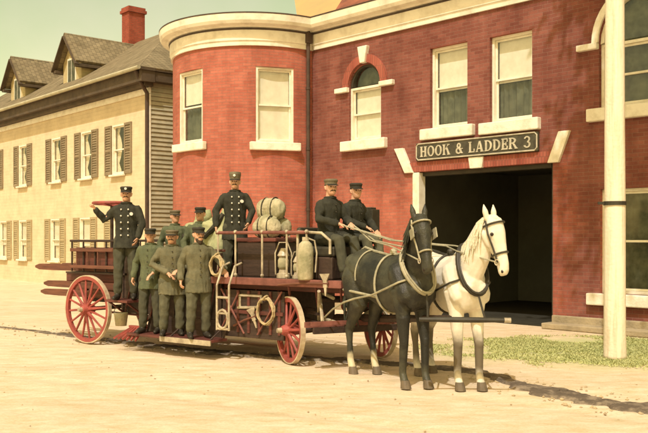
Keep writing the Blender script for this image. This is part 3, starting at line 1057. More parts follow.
mb = MB()
quadslab(mb, [(0.60, 0.05, 7.13), (SEND, 0.05, 7.13), (SEND, 4.5, 11.4), (-1.05, 4.5, 11.4)])
quadslab(mb, [(-4.3, DEP, 7.05), (SEND, DEP, 7.05), (SEND, 4.6, 11.42), (-4.3, 4.6, 11.42)])
obj('roof', mb, M['roof_red'], FH)
mb = MB()
quadslab(mb, [(-0.55, 0.05, 7.125), (0.595, 0.05, 7.125), (-1.055, 4.5, 11.395), (-6.0, 4.5, 11.395)])
obj('roof_facet', mb, M['roof_tan'], FH)

# ------------------------------------------------------------------ sign over the door
SG = empty('sign_board', tuple(FH.matrix_basis @ Vector((4.96, -0.03, 3.61))), ANG_F)
tag(SG, 'long dark sign board lettered HOOK & LADDER 3 above the doorway', 'sign')
SW, SHH = 1.535, 0.195
mb = MB()
mb.box((-SW, -0.05, -SHH), (SW, 0.025, SHH))
obj('board', mb, M['sign'], SG, bevel=0.02)
mb = MB()
e, t = 0.02, 0.03
c_ = 0.05
P = [(-SW + e + c_, -SHH + e), (SW - e - c_, -SHH + e), (SW - e, -SHH + e + c_), (SW - e, SHH - e - c_), (SW - e - c_, SHH - e), (-SW + e + c_, SHH - e), (-SW + e, SHH - e - c_), (-SW + e, -SHH + e + c_)]
mb.tube([(u, -0.052, v) for u, v in P], 0.016, 6, closed=True)
obj('border', mb, M['sign_paint'], SG)

# slab-serif letters from strokes (unit box 1 high, thick stems, thin serifs)
def stroke_letters(ch):
    """returns (width, list of polygons)"""
    ps = []
    S, T = 0.20, 0.11           # stem, thin

    def rect(x0, y0, x1, y1):
        ps.append([(x0, y0), (x1, y0), (x1, y1), (x0, y1)])

    def ring(cx, cy, rx, ry, a0, a1, wx, wy, n=18):
        for i in range(n):
            t0, t1 = R(a0 + (a1 - a0) * i / n), R(a0 + (a1 - a0) * (i + 1) / n)
            ps.append([(cx + rx * math.cos(t0), cy + ry * math.sin(t0)), (cx + rx * math.cos(t1), cy + ry * math.sin(t1)),
                       (cx + (rx - wx) * math.cos(t1), cy + (ry - wy) * math.sin(t1)), (cx + (rx - wx) * math.cos(t0), cy + (ry - wy) * math.sin(t0))])

    def stem(x, foot=True, head=True):
        rect(x, 0, x + S, 1)
        if foot:
            rect(x - .07, 0, x + S + .07, T * .8)
        if head:
            rect(x - .07, 1 - T * .8, x + S + .07, 1)
    if ch == 'H':
        stem(.07); stem(.57); rect(.27, .45, .57, .57); return .84, ps
    if ch == 'O':
        ring(.42, .5, .42, .51, 0, 360, S, T, 28); return .84, ps
    if ch == 'K':
        stem(.07)
        ps.append([(.27, .40), (.62, .93), (.76, .93), (.27, .56)][::1])
        ps.append([(.40, .62), (.56, .72), (.86, .06), (.64, .06)])
        rect(.56, .92, .84, 1); rect(.58, 0, .92, .08); return .92, ps
    if ch == '&':
        ring(.38, .74, .24, .27, 0, 360, .15, .12, 20)
        ring(.36, .28, .35, .30, 0, 360, .18, .13, 24)
        ps.append([(.26, .62), (.44, .66), (.86, .02), (.64, .02)]); rect(.58, .42, .86, .50); return .88, ps
    if ch == 'L':
        stem(.07); rect(.27, 0, .68, T); rect(.58, T, .70, .34); return .72, ps
    if ch == 'A':
        ps.append([(.06, 0), (.18, 0), (.45, 1), (.36, 1)]); ps.append([(.36, 1), (.53, 1), (.84, 0), (.60, 0)])
        rect(.2, .27, .62, .37); rect(0, 0, .26, .08); rect(.54, 0, .90, .08); return .9, ps
    if ch == 'D':
        stem(.07); ring(.30, .5, .52, .5, -90, 90, S, T, 18); rect(.2, 0, .31, T); rect(.2, 1 - T, .31, 1); return .83, ps
    if ch == 'E':
        stem(.07); rect(.27, 0, .66, T); rect(.27, 1 - T, .66, 1); rect(.27, .45, .5, .56); rect(.57, T, .68, .32); rect(.57, .68, .68, 1 - T); rect(.45, .34, .54, .67); return .7, ps
    if ch == 'R':
        stem(.07); ring(.34, .73, .42, .27, -90, 90, S, T, 14); rect(.27, .46, .35, .57); rect(.27, 1 - T, .35, 1)
        ps.append([(.38, .47), (.58, .47), (.88, .05), (.66, .05)]); rect(.62, 0, .94, .08); return .92, ps
    if ch == '3':
        ring(.34, .74, .32, .27, -80, 165, .16, .11, 18); ring(.34, .28, .36, .29, -165, 85, .18, .11, 18); return .72, ps
    return .45, ps


mb = MB()
txt, H = 'HOOK & LADDER 3', 0.225
tot = sum(stroke_letters(c)[0] + 0.10 for c in txt)
k = (2 * SW - 0.26) / (tot * H)
x = -SW + 0.13
for ch in txt:
    wd, polys = stroke_letters(ch)
    for pl in polys:
        mb.prism([(x + u * H * k, -H / 2 + v * H) for u, v in pl], -0.062 - rnd.random() * 0.002, -0.048, lambda u, v, dd: (u, dd, v))
    x += (wd + 0.10) * H * k
obj('lettering', mb, M['sign_paint'], SG)

# ================================================================== YELLOW HOUSE
ANG_H = math.atan2(-0.757, 0.654)
HO = empty('clapboard_house', (-5.44, 26.6, 0), ANG_H)
tag(HO, 'yellow clapboard house with dark eaves, shuttered windows and two dormers', 'house')
HL = -18.0
ups = [-10.30, -7.05, -4.50, -2.10, -13.4, -16.2]
los = [-12.45, -10.30, -7.15, -4.60, -2.15, -15.2]
holes = [(c - .44, c + .44, 3.84, 5.50) for c in ups] + [(c - .44, c + .44, 0.88, 2.46) for c in los]
mb = MB()
flat_wall(mb, HL, 0.0, 0.0, 6.55, holes, 0.2)
obj('front_wall', mb, M['clap'], HO, uv=boxuv)
mb = MB()
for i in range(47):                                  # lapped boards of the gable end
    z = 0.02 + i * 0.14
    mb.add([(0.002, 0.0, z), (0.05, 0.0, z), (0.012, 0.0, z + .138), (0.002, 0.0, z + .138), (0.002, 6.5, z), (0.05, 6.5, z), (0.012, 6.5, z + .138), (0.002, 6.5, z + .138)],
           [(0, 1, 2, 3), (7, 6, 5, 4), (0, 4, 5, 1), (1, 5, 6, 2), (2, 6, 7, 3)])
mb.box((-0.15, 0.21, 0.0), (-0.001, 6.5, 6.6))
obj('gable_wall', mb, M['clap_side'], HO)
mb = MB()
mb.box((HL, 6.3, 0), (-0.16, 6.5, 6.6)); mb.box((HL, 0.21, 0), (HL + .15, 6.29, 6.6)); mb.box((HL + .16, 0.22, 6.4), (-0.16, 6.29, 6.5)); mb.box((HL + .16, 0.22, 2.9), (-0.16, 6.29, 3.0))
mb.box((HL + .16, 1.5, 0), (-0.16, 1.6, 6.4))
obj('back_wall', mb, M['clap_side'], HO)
for i, c in enumerate(ups + los):
    up = i < len(ups)
    z0, z1 = (3.84, 5.50) if up else (0.88, 2.46)
    w = sash_window(HO, c - .44, c + .44, z0, z1, rec=0.07, blind=0.0 if up else 0.62, low=None if up else 'lace', sill_over=0.05, sill_h=0.07, sill_mat='cream')
    if up:                                           # white curtains drawn to the sides
        mb = MB()
        for sgn in (-1, 1):
            for q in range(8):
                za, zb = z0 + 1.6 * q / 8, z0 + 1.6 * (q + 1) / 8
                f0 = 0.10 + 0.22 * abs(math.cos(q * .62 + .3)); f1 = 0.10 + 0.22 * abs(math.cos((q + 1) * .62 + .3))
                mb.add([(c + sgn * .38, 0.15, za), (c + sgn * (.38 - f0), 0.17, za), (c + sgn * (.38 - f1), 0.17, zb), (c + sgn * .38, 0.15, zb)], [(0, 1, 2, 3)])
        obj('lace_curtain', mb, M['lace'], w)
    for sgn in (-1, 1):
        mb = MB()
        xa, xb = (c + .46, c + .93) if sgn > 0 else (c - .93, c - .46)
        mb.box((xa, -0.05, z0), (xa + .06, -0.004, z1)); mb.box((xb - .06, -0.05, z0), (xb, -0.004, z1))
        for zz in (z0, (z0 + z1) / 2 - .04, z1 - .08):
            mb.box((xa + .061, -0.05, zz), (xb - .061, -0.004, zz + .08))
        nl = 18
        for q in range(nl):
            zz = z0 + .08 + (z1 - z0 - .16) * q / nl
            mb.add([(xa + .06, -0.04, zz), (xb - .06, -0.04, zz), (xb - .06, -0.012, zz + .085), (xa + .06, -0.012, zz + .085)], [(0, 1, 2, 3)])
        so = obj('shutter', mb, M['shutter'] if up else M['shutter_pale'], HO)
        so.rotation_euler = (0, 0, 0)
mb = MB()
mb.box((HL, -0.06, 6.25), (0.06, -0.003, 6.44))
mb.box((-0.16, -0.045, 0.0), (0.055, -0.003, 6.24))
obj('frieze', mb, M['cream'], HO)
mb = MB()
mb.box((HL - .3, -0.48, 6.56), (0.32, -0.006, 6.90))
mb.box((HL - .3, -0.54, 6.90), (0.36, -0.004, 6.98))
mb.box((HL - .2, -0.30, 6.45), (0.2, -0.004, 6.56))
mb.box((0.0, 0.0, 6.60), (0.30, 6.9, 6.885)); mb.box((0.0, 0.0, 6.905), (0.345, 6.95, 6.975))
obj('eave', mb, M['eave'], HO)
mb = MB()
mb.tube([(HL, -0.60, 6.95), (0.38, -0.60, 6.95)], 0.065, 8)
obj('gutter_pipe', mb, M['clap_side'], HO)
mb = MB()
mb.tube([(0.10, -0.55, 6.88), (0.09, -0.35, 6.5), (-0.02, -0.10, 6.25), (-0.02, -0.10, 0.1)], 0.065, 8)
obj('downspout', mb, M['downspout'], HO)


def slope(y, z_e=6.99, y_e=-0.55, y_r=3.25, z_r=9.55):
    return z_e + (z_r - z_e) * (y - y_e) / (y_r - y_e)


mb = MB()
quadslab(mb, [(HL - .2, -0.56, 6.99), (0.36, -0.56, 6.99), (-4.2, 3.25, 9.55), (HL - .2, 3.25, 9.55)], 0.1)
quadslab(mb, [(0.365, -0.55, 6.99), (0.365, 7.05, 6.985), (-4.195, 3.255, 9.55)], 0.1)
quadslab(mb, [(HL - .2, 7.06, 6.985), (0.36, 7.06, 6.985), (-4.2, 3.26, 9.552), (HL - .2, 3.26, 9.552)], 0.1)


def roofuv(co, n):
    return (co.x, co.y * 1.2)


roof = obj('roof', mb, M['shingle'], HO, uv=roofuv)
for xc in (-6.45, -11.75):
    wd, zr, ze, yf = 0.78, 9.30, 8.42, 0.35
    mb = MB()
    mb.prism([(xc - wd, 7.3), (xc + wd, 7.3), (xc + wd, ze), (xc, zr - .08), (xc - wd, ze)], yf, 3.2, lambda u, v, dd: (u, dd, v))
    dm = obj('dormer', mb, M['dormer'], HO, uv=boxuv)
    for sgn in (-1, 1):
        mb = MB()
        ex_ = wd + 0.26
        zo = zr - (zr - ze) * ex_ / wd
        quadslab(mb, [(xc, yf - .32, zr + .05), (xc, 3.3, zr + .05), (xc + sgn * ex_, 3.3, zo + .05), (xc + sgn * ex_, yf - .32, zo + .05)], 0.10)
        obj('dormer_roof', mb, M['shingle'], dm, uv=roofuv)
        mb = MB()
        mb.box((xc + sgn * (wd + .02) - .0 if sgn > 0 else xc - ex_, yf - .30, zo - .16), (xc + ex_ if sgn > 0 else xc - wd - .02, 3.2, zo - .05))
        mb.bar((xc + sgn * .02, yf - .30, zr - .10), (xc + sgn * ex_, yf - .30, zo - .10), 0.05, 0.17, (0, -1, 0))
        obj('dormer_fascia', mb, M['eave'], dm)
    mb = MB()
    mb.box((xc - .36, yf - .03, 7.45), (xc + .36, yf + .04, 8.45))
    dw = obj('dormer_window', mb, M['cream'], dm)
    mb = MB()
    mb.box((xc - .30, yf - .036, 7.52), (xc - .02, yf - .031, 8.38)); mb.box((xc + .02, yf - .036, 7.52), (xc + .30, yf - .031, 8.38))
    obj('pane', mb, M['curtain'], dw)
mb = MB()
mb.box((-7.45, 2.9, 9.0), (-6.85, 3.6, 10.72)); mb.box((-7.51, 2.84, 10.72), (-6.79, 3.66, 10.84)); mb.box((-7.47, 2.88, 10.84), (-6.83, 3.62, 10.95)); mb.box((-7.52, 2.83, 9.0), (-6.78, 3.67, 9.55))
obj('chimney', mb, M['chimney_brick'], roof, uv=boxuv)

# ================================================================== UTILITY POLE
PO = empty('utility_pole', (4.14, 12.1, 0))
tag(PO, 'tall cream painted pole on the pavement before the firehouse', 'pole')
mb = MB()
zs = [0, 0.05, 0.4, 1.2, 2.18, 3.5, 5.0, 6.5, 8.2]
mb.tube([(0.004 * math.sin(i * 2.1), 0.004 * math.cos(i * 1.7), z) for i, z in enumerate(zs)], [0.165, 0.158, 0.152, 0.148, 0.145, 0.138, 0.13, 0.122, 0.115], 20)
obj('shaft', mb, M['pole'], PO, smooth=True)
mb = MB()
mb.tube([(0, 0, 2.18), (0, 0, 2.235)], 0.157, 20)
mb.bar((-0.15, 0, 2.21), (-0.24, 0, 2.21), 0.03, 0.04)
obj('band', mb, M['leather'], PO)
mb = MB()
mb.box((-0.9, -0.19, 7.5), (0.9, -0.12, 7.62))
for xx in (-.8, -.35, .35, .8):
    mb.tube([(xx, -0.155, 7.62), (xx, -0.155, 7.74)], 0.03, 8)
obj('crossarm', mb, M['bark'], PO)

# ================================================================== SHADE ELM (added out of view; crown shaped to shade the wall's right end)
EL = empty('shade_elm', (7.4, 10.6, 0))
tag(EL, 'unseen leafy elm added right of the firehouse to shade its upper wall', 'tree')
mb = MB()
mb.tube([(0, 0, -.1), (0.02, 0, .4), (-.05, .05, 2.5), (-.2, .05, 5.2), (-.5, 0, 7.0)], [.5, .36, .3, .26, .22], 12)
ends = [(-2.6, .4, 10.5), (-3.6, -.6, 12), (-1.5, 1.2, 12.5), (.8, .8, 12), (1.5, -.8, 10.8), (-1.2, -1.4, 12.8), (-4.2, .8, 11.2)]
for ex_, ey_, ez_ in ends:
    mb.tube([(-.4, 0, 6.4), (-.3 + ex_ * .35, ey_ * .4, 8.2), (ex_ * .7, ey_ * .8, ez_ - 1.3), (ex_, ey_, ez_)], [.17, .12, .07, .02], 7)
obj('shade_elm_trunk', mb, M['bark'], EL, smooth=True)
mb = MB()
rr = random.Random(3)
clumps = []
while len(clumps) < 150:
    p = Vector((rr.uniform(-1, 1), rr.uniform(-1, 1), rr.uniform(-1, 1)))
    if 0.3 < p.length < 1:
        clumps.append(Vector((-1.7 + p.x * 2.6, 0.3 + p.y * 2.6, 11.2 + p.z * 2.3)))
for c in clumps:
    for i in range(170):
        p = c + Vector((rr.gauss(0, .42), rr.gauss(0, .42), rr.gauss(0, .3)))
        s = rr.uniform(.08, .15)
        a = Vector((rr.gauss(0, 1), rr.gauss(0, 1), rr.gauss(0, .6))).normalized()
        b = a.orthogonal().normalized()
        mb.add([p - a * s, p + b * s * .5, p + a * s, p - b * s * .5], [(0, 1, 2, 3)])
obj('shade_elm_crown', mb, M['leaf'], EL)


# ================================================================== LADDER TRUCK
ANG_T = math.atan2(-0.590, 0.807)
R0 = Vector((-3.42, 14.51, 0))


def TW(a, b, z=0.0):
    """truck station (a forward, b to its right) to the ground"""
    return Vector((R0.x + 0.807 * a - 0.590 * b, R0.y - 0.590 * a - 0.807 * b, z))


TR = empty('ladder_truck', tuple(R0), ANG_T)
tag(TR, 'long dark red horse drawn ladder truck with red spoked wheels', 'fire truck')


def wheel(r, n, par, loc, rz, side):
    """spoked wheel standing in the x-z plane; wheel (felloe) > tyre, spokes, hub"""
    mb = MB()
    N = 40
    prof = [(r - .075, -.028), (r - .018, -.032), (r - .018, .032), (r - .075, .028)]
    mb.rings([[Vector((q * math.cos(2 * math.pi * i / N), y, q * math.sin(2 * math.pi * i / N))) for q, y in prof] for i in range(N)], closed=True)
    w = obj('wheel', mb, M['wheel_red'], par, loc=(loc[0], loc[1], r), rot=(0, 0, rz))
    mb = MB()
    prof = [(r - .017, -.034), (r, -.034), (r, .034), (r - .017, .034)]
    mb.rings([[Vector((q * math.cos(2 * math.pi * i / N), y, q * math.sin(2 * math.pi * i / N))) for q, y in prof] for i in range(N)], closed=True)
    obj('tyre', mb, M['tyre'], w)
    mb = MB()
    for i in range(n):
        t = 2 * math.pi * i / n + .1
        c, s_ = math.cos(t), math.sin(t)
        dy = .012 * (1 if i % 2 else -1)
        mb.tube([(.06 * c, dy - side * .03, .06 * s_), (.5 * r * c, dy * .6 - side * .012, .5 * r * s_), ((r - .07) * c, 0, (r - .07) * s_)], [.026, .019, .017], 6)
    obj('spokes', mb, M['wheel_red'], w)
    mb = MB()
    mb.tube([(0, y, 0) for y in (-.13, -.12, -.05, .05, .12, .13)], [.045, .06, .085, .085, .06, .045], 14)
    hub = obj('hub', mb, M['wheel_red'], w, smooth=False)
    mb = MB()
    mb.tube([(0, -side * .13, 0), (0, -side * .19, 0)], [.04, .032], 10)
    obj('hub_cap', mb, M['brass'], hub)
    return w


# rear wheels, front wheels on a turned forecarriage
for b in (.75, -.75):
    wheel(.555, 16, TR, (0, -b, 0), 0, 1 if b > 0 else -1)
FA, FS = 4.45, -29.0
fdir = Vector((math.cos(R(FS)), math.sin(R(FS)), 0))
fper = Vector((-fdir.y, fdir.x, 0))
for sd in (-1, 1):
    p = Vector((FA, 0, 0)) + fper * (.70 * sd)
    wheel(.46, 14, TR, (p.x, p.y, 0), R(FS), -sd)
mb = MB()
mb.tube([(0, -.72, .555), (0, .72, .555)], .035, 8)
for b in (-.42, .42):                                 # leaf springs
    for q in range(4):
        L_ = .5 - q * .1
        mb.bar((-L_, b, .66 + .022 * q), (L_, b, .66 + .022 * q), .05, .018)
    mb.bar((-.46, b, .66), (-.42, b, .98), .04, .04); mb.bar((.46, b, .66), (.42, b, .98), .04, .04)
obj('rear_axle', mb, M['truck_dark'], TR)
FC = bpy.data.objects.new('forecarriage', None)
mb = MB()
T_ = Matrix.Translation((FA, 0, 0)) @ Matrix.Rotation(R(FS), 4, 'Z')
mb.tube([T_ @ Vector((0, -.67, .46)), T_ @ Vector((0, .67, .46))], .034, 8)
mb.tube([T_ @ Vector((.26 * math.cos(t * .3142), .26 * math.sin(t * .3142), .86)) for t in range(20)], .03, 8, closed=True)
for sd in (-.4, .4):
    mb.bar(T_ @ Vector((-.45, sd, .60)), T_ @ Vector((.62, sd, .52)), .05, .06)
    for q in range(4):
        L_ = .42 - q * .09
        mb.bar(T_ @ Vector((-L_, sd, .68 + q * .02)), T_ @ Vector((L_, sd, .68 + q * .02)), .05, .017)
mb.bar(T_ @ Vector((.60, -.62, .50)), T_ @ Vector((.60, .62, .50)), .05, .08)
FC = obj('forecarriage', mb, M['truck_dark'], TR)
mb = MB()                                            # pale braces crossing in front of the seat
for q in ((.15, .34, 1.10, .62, .50, .62), (.15, .34, .60, .62, .55, 1.02), (.2, .3, .62, .62, .3, .60), (.2, .34, .98, .62, .34, .92)):
    for sd in (-1, 1):
        mb = MB()
        mb.tube([T_ @ Vector((q[0], sd * q[1], q[2])), T_ @ Vector((q[3], sd * q[4], q[5]))], .024, 6)
        obj('brace', mb, M['brass'], FC)
mb = MB()
mb.bar(T_ @ Vector((.74, -.80, .60)), T_ @ Vector((.74, .80, .60)), .05, .07)
for sd in (-.42, .42):
    mb.bar(T_ @ Vector((.84, sd - .34, .62)), T_ @ Vector((.84, sd + .34, .62)), .04, .05)
obj('splinter_bar', mb, M['truck_pink'], FC)

TI = TR.matrix_basis.inverted()
mb = MB()                                            # draught pole, between the two horses
pts = [Vector((FA, 0, .60)) + Vector((0, 0, 0)), TI @ Vector((.80, 10.7, .70)), TI @ Vector((1.36, 9.20, .84))]
mb.tube(pts, [.055, .05, .035], 8)
obj('draught_pole', mb, M['truck_dark'], TR)
mb = MB()
ya, yb = TI @ Vector((1.02, 9.12, .84)), TI @ Vector((1.93, 9.10, .83))
mb.tube([ya, ya.lerp(yb, .3), ya.lerp(yb, .7), yb], [.022, .03, .03, .022], 8)
yk = obj('neck_yoke', mb, M['leather'], TR)
mb = MB()
mb.tube([yb, yb + (yb - ya).normalized() * .07], .028, 8)
obj('yoke_end', mb, M['brass'], yk)

# frame and bodywork
for b in (-.45, .45):
    mb = MB()
    mb.box((-.9, b - .045, .98), (5.0, b + .045, 1.12))
    obj('frame_beam', mb, M['truck_red'], TR, bevel=.01)
mb = MB()
for a in (-.8, -.2, .5, 1.2, 1.9, 2.6, 3.3, 4.0, 4.8):
    mb.box((a - .05, -.404, 1.0), (a + .05, .404, 1.09))
mb.box((2.4, -.66, 1.122), (4.95, .66, 1.155))
mb.box((-.75, -.62, 1.122), (.75, .62, 1.15))
obj('deck', mb, M['truck_dark'], TR)
mb = MB()
mb.box((2.75, -.74, 1.06), (5.05, -.664, 1.16)); mb.box((2.75, .664, 1.06), (5.05, .74, 1.16))
obj('side_sill', mb, M['truck_pink'], TR, bevel=.008)
mb = MB()
for sd in (-1, 1):
    mb.box((2.85, min(sd * .60, sd * .56), .30), (4.0, max(sd * .60, sd * .56), .975))
mb.box((2.85, -.559, .36), (2.90, .559, .975)); mb.box((3.95, -.559, .36), (4.0, .559, .975)); mb.box((2.901, -.559, .36), (3.949, .559, .40))
cab = obj('tool_locker', mb, M['truck_dark'], TR, bevel=.006)
mb = MB()
y = -.615
for q in ((3.18, .90, 3.62, .90), (3.20, .88, 3.20, .72), (3.16, .72, 3.52, .74), (3.60, .90, 3.60, .80)):
    mb.tube([(q[0], y, q[1]), (q[2], y, q[3])], .02, 6)
obj('bracket', mb, M['brass'], cab)
mb = MB()
for sd in (-1, 1):
    mb.box((.62, min(sd * .58, sd * .54), .52), (2.8, max(sd * .58, sd * .54), 1.5))
    mb.box((1.25, min(sd * .58, sd * .54), .20), (2.8, max(sd * .58, sd * .54), .519))  # lower skirt added to block light, closing gaps in the ground shadow
for a in (.64, 1.2, 1.8, 2.4):
    mb.box((a, -.60, .5), (a + .05, -.581, 1.52))
obj('side_panel', mb, M['truck_dark'], TR, bevel=.006)
mb = MB()
for sd in (-1, 1):
    mb.box((-.50, min(sd * .60, sd * .57), 1.20), (.60, max(sd * .60, sd * .57), 1.56))
mb.box((-.50, -.569, 1.2), (-.46, .569, 1.5))
obj('rear_box', mb, M['truck_red'], TR, bevel=.008)
for sd in (-1, 1):
    mb = MB()
    mb.tube([(-.62, sd * .62, 1.67), (.62, sd * .62, 1.67)], .02, 8)
    for a in (-.58, -.28, .02, .3, .58):
        mb.tube([(a, sd * .62, 1.16), (a, sd * .62, 1.67)], .016, 6)
    obj('rear_rail', mb, M['truck_dark'], TR)
    mb = MB()
    mb.tube([(2.75, sd * .62, 1.79), (4.42, sd * .62, 1.79)], .024, 8)
    hr = obj('hand_rail', mb, M['truck_pink'], TR)
    for a in (2.78, 3.12, 3.62, 4.06, 4.40):
        mb = MB()
        mb.tube([(a, sd * .62, 1.16), (a, sd * .62, 1.77)], .015, 6)
        mb.ball((a, sd * .62, 1.19), .028, 8, 5); mb.ball((a, sd * .62, 1.80), .03, 8, 5)
        obj('stanchion', mb, M['brass'], hr)
for sd in (-1, 1):
    mb = MB()
    y0, y1 = sd * .66, sd * 1.02
    mb.box((1.25, min(y0, y1), .235), (3.0, max(y0, y1), .275))
    rb = obj('running_board', mb, M['truck_red'], TR, bevel=.008)
    mb = MB()
    mb.box((2.0, min(y1 - sd * .0, y1 + sd * .02), .20), (3.02, max(y1, y1 + sd * .02), .272))
    obj('board_edge', mb, M['brass'], rb)
    for a in (1.35, 2.15, 2.95):
        mb = MB()
        mb.tube([(a, y0 + sd * .04, .25), (a, sd * .57, .60), (a, sd * .57, .98)], .02, 6)
        mb.tube([(a, y1 - sd * .02, .25), (a, sd * .57, .5)], .014, 6)
        obj('hanger', mb, M['truck_dark'], rb)
    mb = MB()                                        # pale boarding step beside the locker
    for a in (3.04, 3.27):
        mb.tube([(a, sd * .92, .42), (a, sd * .92, 1.05), (a, sd * .80, 1.32), (a, sd * .66, 1.36)], .016, 8)
    for z in (.44, .66, .88):
        mb.tube([(3.04, sd * .92, z), (3.27, sd * .92, z)], .018, 6)
    mb.tube([(3.155 + .10 * math.cos(t * .5236), sd * .93, .58 + .13 * math.sin(t * .5236)) for t in range(12)], .018, 6, closed=True)
    obj('boarding_step', mb, M['brass'], TR)
mb = MB()                                            # slatted rear step
for i in range(6):
    mb.bar((1.14 + i * .05, -.80, .34), (.98 + i * .10, -1.04, .17), .024, .03)
mb.bar((1.08, -.80, .345), (1.45, -.80, .345), .05, .03)
obj('rear_step', mb, M['wheel_red'], TR)
# tiller
mb = MB()
TA, TB = .20, -.42
mb.tube([(TA, TB, 1.15), (TA, TB, 2.24)], .028, 8)
tp = obj('tiller_post', mb, M['truck_dark'], TR)
mb = MB()
mb.tube([(TA + .30 * math.cos(t * .2618), TB + .30 * math.sin(t * .2618), 2.29) for t in range(24)], .026, 8, closed=True)
for t in (0.3, 1.87, 3.44, 5.01):
    mb.tube([(TA, TB, 2.25), (TA + .30 * math.cos(t), TB + .30 * math.sin(t), 2.29)], .015, 6)
obj('tiller_wheel', mb, M['wheel_red'], tp)
mb = MB()                                            # step the tiller man stands on, and a bench on the bed
mb.box((.70, -.98, .72), (1.22, -.59, .755))
mb.tube([(.76, -.94, .72), (.76, -.60, .50)], .018, 6); mb.tube([(1.16, -.94, .72), (1.16, -.60, .50)], .018, 6)
obj('tiller_step', mb, M['truck_red'], TR)
mb = MB()
mb.box((.66, .06, 1.10), (2.35, .42, 1.32))
obj('bench', mb, M['truck_red'], TR, bevel=.01)
# driver's seat
mb = MB()
mb.box((4.28, -.56, 1.157), (4.78, .56, 1.46))
st = obj('seat_box', mb, M['truck_dark'], TR, bevel=.02)
mb = MB()
mb.box((4.26, -.54, 1.463), (4.80, .54, 1.60))
obj('seat_cushion', mb, M['leather'], TR, bevel=.03)
mb = MB()
mb.box((4.17, -.56, 1.50), (4.25, .56, 1.86))
obj('seat_back', mb, M['leather'], TR, bevel=.03)
for sd in (-1, 1):
    mb = MB()
    mb.tube([(4.22, sd * .58, 1.80), (4.62, sd * .58, 1.78), (4.76, sd * .58, 1.68), (4.76, sd * .58, 1.50)], .02, 8)
    mb.tube([(4.22, sd * .58, 1.80), (4.22, sd * .58, 1.2)], .02, 8)
    obj('seat_arm', mb, M['brass'], TR)
mb = MB()
mb.box((4.80, -.50, 1.06), (5.14, .50, 1.10))
mb.bar((5.13, 0, 1.08), (5.26, 0, 1.30), 1.0, .03, (0, 1, 0))
obj('footboard', mb, M['truck_dark'], TR)
mb = MB()                                            # dark square lamp case on the far end of the seat
mb.box((4.42, .60, 1.80), (4.66, .80, 2.13)); mb.box((4.46, .63, 2.13), (4.62, .77, 2.16))
mb.tube([(4.54, .70, 1.45), (4.54, .70, 1.8)], .025, 8); mb.bar((4.54, .70, 1.48), (4.54, .55, 1.48), .04, .03)
obj('lamp_case', mb, M['leather'], TR, bevel=.02)


# ladders lying on and under the frame: each its own thing
def ladder(label, a0, a1, b, z, wd=.42):
    t = empty('ladder', tuple(TW(a0, b, z)), ANG_T)
    tag(t, label, 'ladder', 'ladders carried on the truck')
    L_ = a1 - a0
    for sd in (-1, 1):
        mb = MB()
        mb.rings([[Vector((x, sd * wd / 2 + dy, dz)) for dy, dz in ((-.022, -h_), (.022, -h_), (.022, h_), (-.022, h_))] for x, h_ in ((0, .018), (.12, .05), (.5, .056), (L_ - .3, .056), (L_, .03))])
        obj('rail', mb, M['ladder'], t)
    for i in range(int(L_ / .32)):
        mb = MB()
        x = .3 + i * .32
        mb.tube([(x, -wd / 2, 0), (x, wd / 2, 0)], .016, 6)
        obj('rung', mb, M['ladder'], t)
    return t


ladder('topmost dark red ladder reaching out behind the rear wheel', -1.72, 2.3, .27, 1.215, .50)
ladder('middle dark red ladder slung under the truck frame', -1.50, 2.0, .22, .925, .56)
ladder('lowest dark red ladder slung just above the rear axle', -1.56, 2.0, .22, .78, .60)


# small gear, each its own thing
def bucket(loc, label, m):
    t = empty('bucket', loc)
    tag(t, label, 'bucket')
    mb = MB()
    N = 18
    prof = [(.0, 0), (.085, 0), (.112, .20), (.116, .205), (.105, .20), (.08, .012), (.0, .012)]
    mb.rings([[Vector((q * math.cos(2 * math.pi * i / N), q * math.sin(2 * math.pi * i / N), z)) for i in range(N)] for q, z in prof[1:-1]])
    obj('pail', mb, M[m], t, smooth=True)
    mb = MB()
    mb.tube([(.113 * math.cos(k), 0, .19 + .13 * math.sin(k)) for k in [math.pi * i / 10 for i in range(11)]], .006, 6)
    obj('handle', mb, M['leather'], t)


bucket(tuple(TW(.92, .84, .345)), 'cream bucket hung low behind the rear wheel', 'canvas_cream')


def lantern(loc, label, s=1.0):
    t = empty('lantern', loc)
    t.scale = (s, s, s)
    tag(t, label, 'lantern', 'lanterns along the truck rail')
    mb = MB()
    mb.tube([(0, 0, z) for z in (0, .05, .06, .10)], [.085, .085, .06, .05], 14)
    obj('base', mb, M['brass'], t)
    mb = MB()
    mb.tube([(0, 0, z) for z in (.25, .27, .33, .36)], [.055, .075, .045, .03], 14)
    obj('hood', mb, M['brass'], t)
    mb = MB()
    mb.tube([(0, 0, z) for z in (.10, .14, .21, .25)], [.05, .07, .068, .052], 14)
    obj('globe', mb, M['canvas_cream'], t, smooth=True)
    mb = MB()
    mb.tube([(.095, 0, .04), (.10, 0, .3), (.05, 0, .43), (-.05, 0, .43), (-.10, 0, .3), (-.095, 0, .04)], .009, 6)
    obj('bail', mb, M['brass'], t)


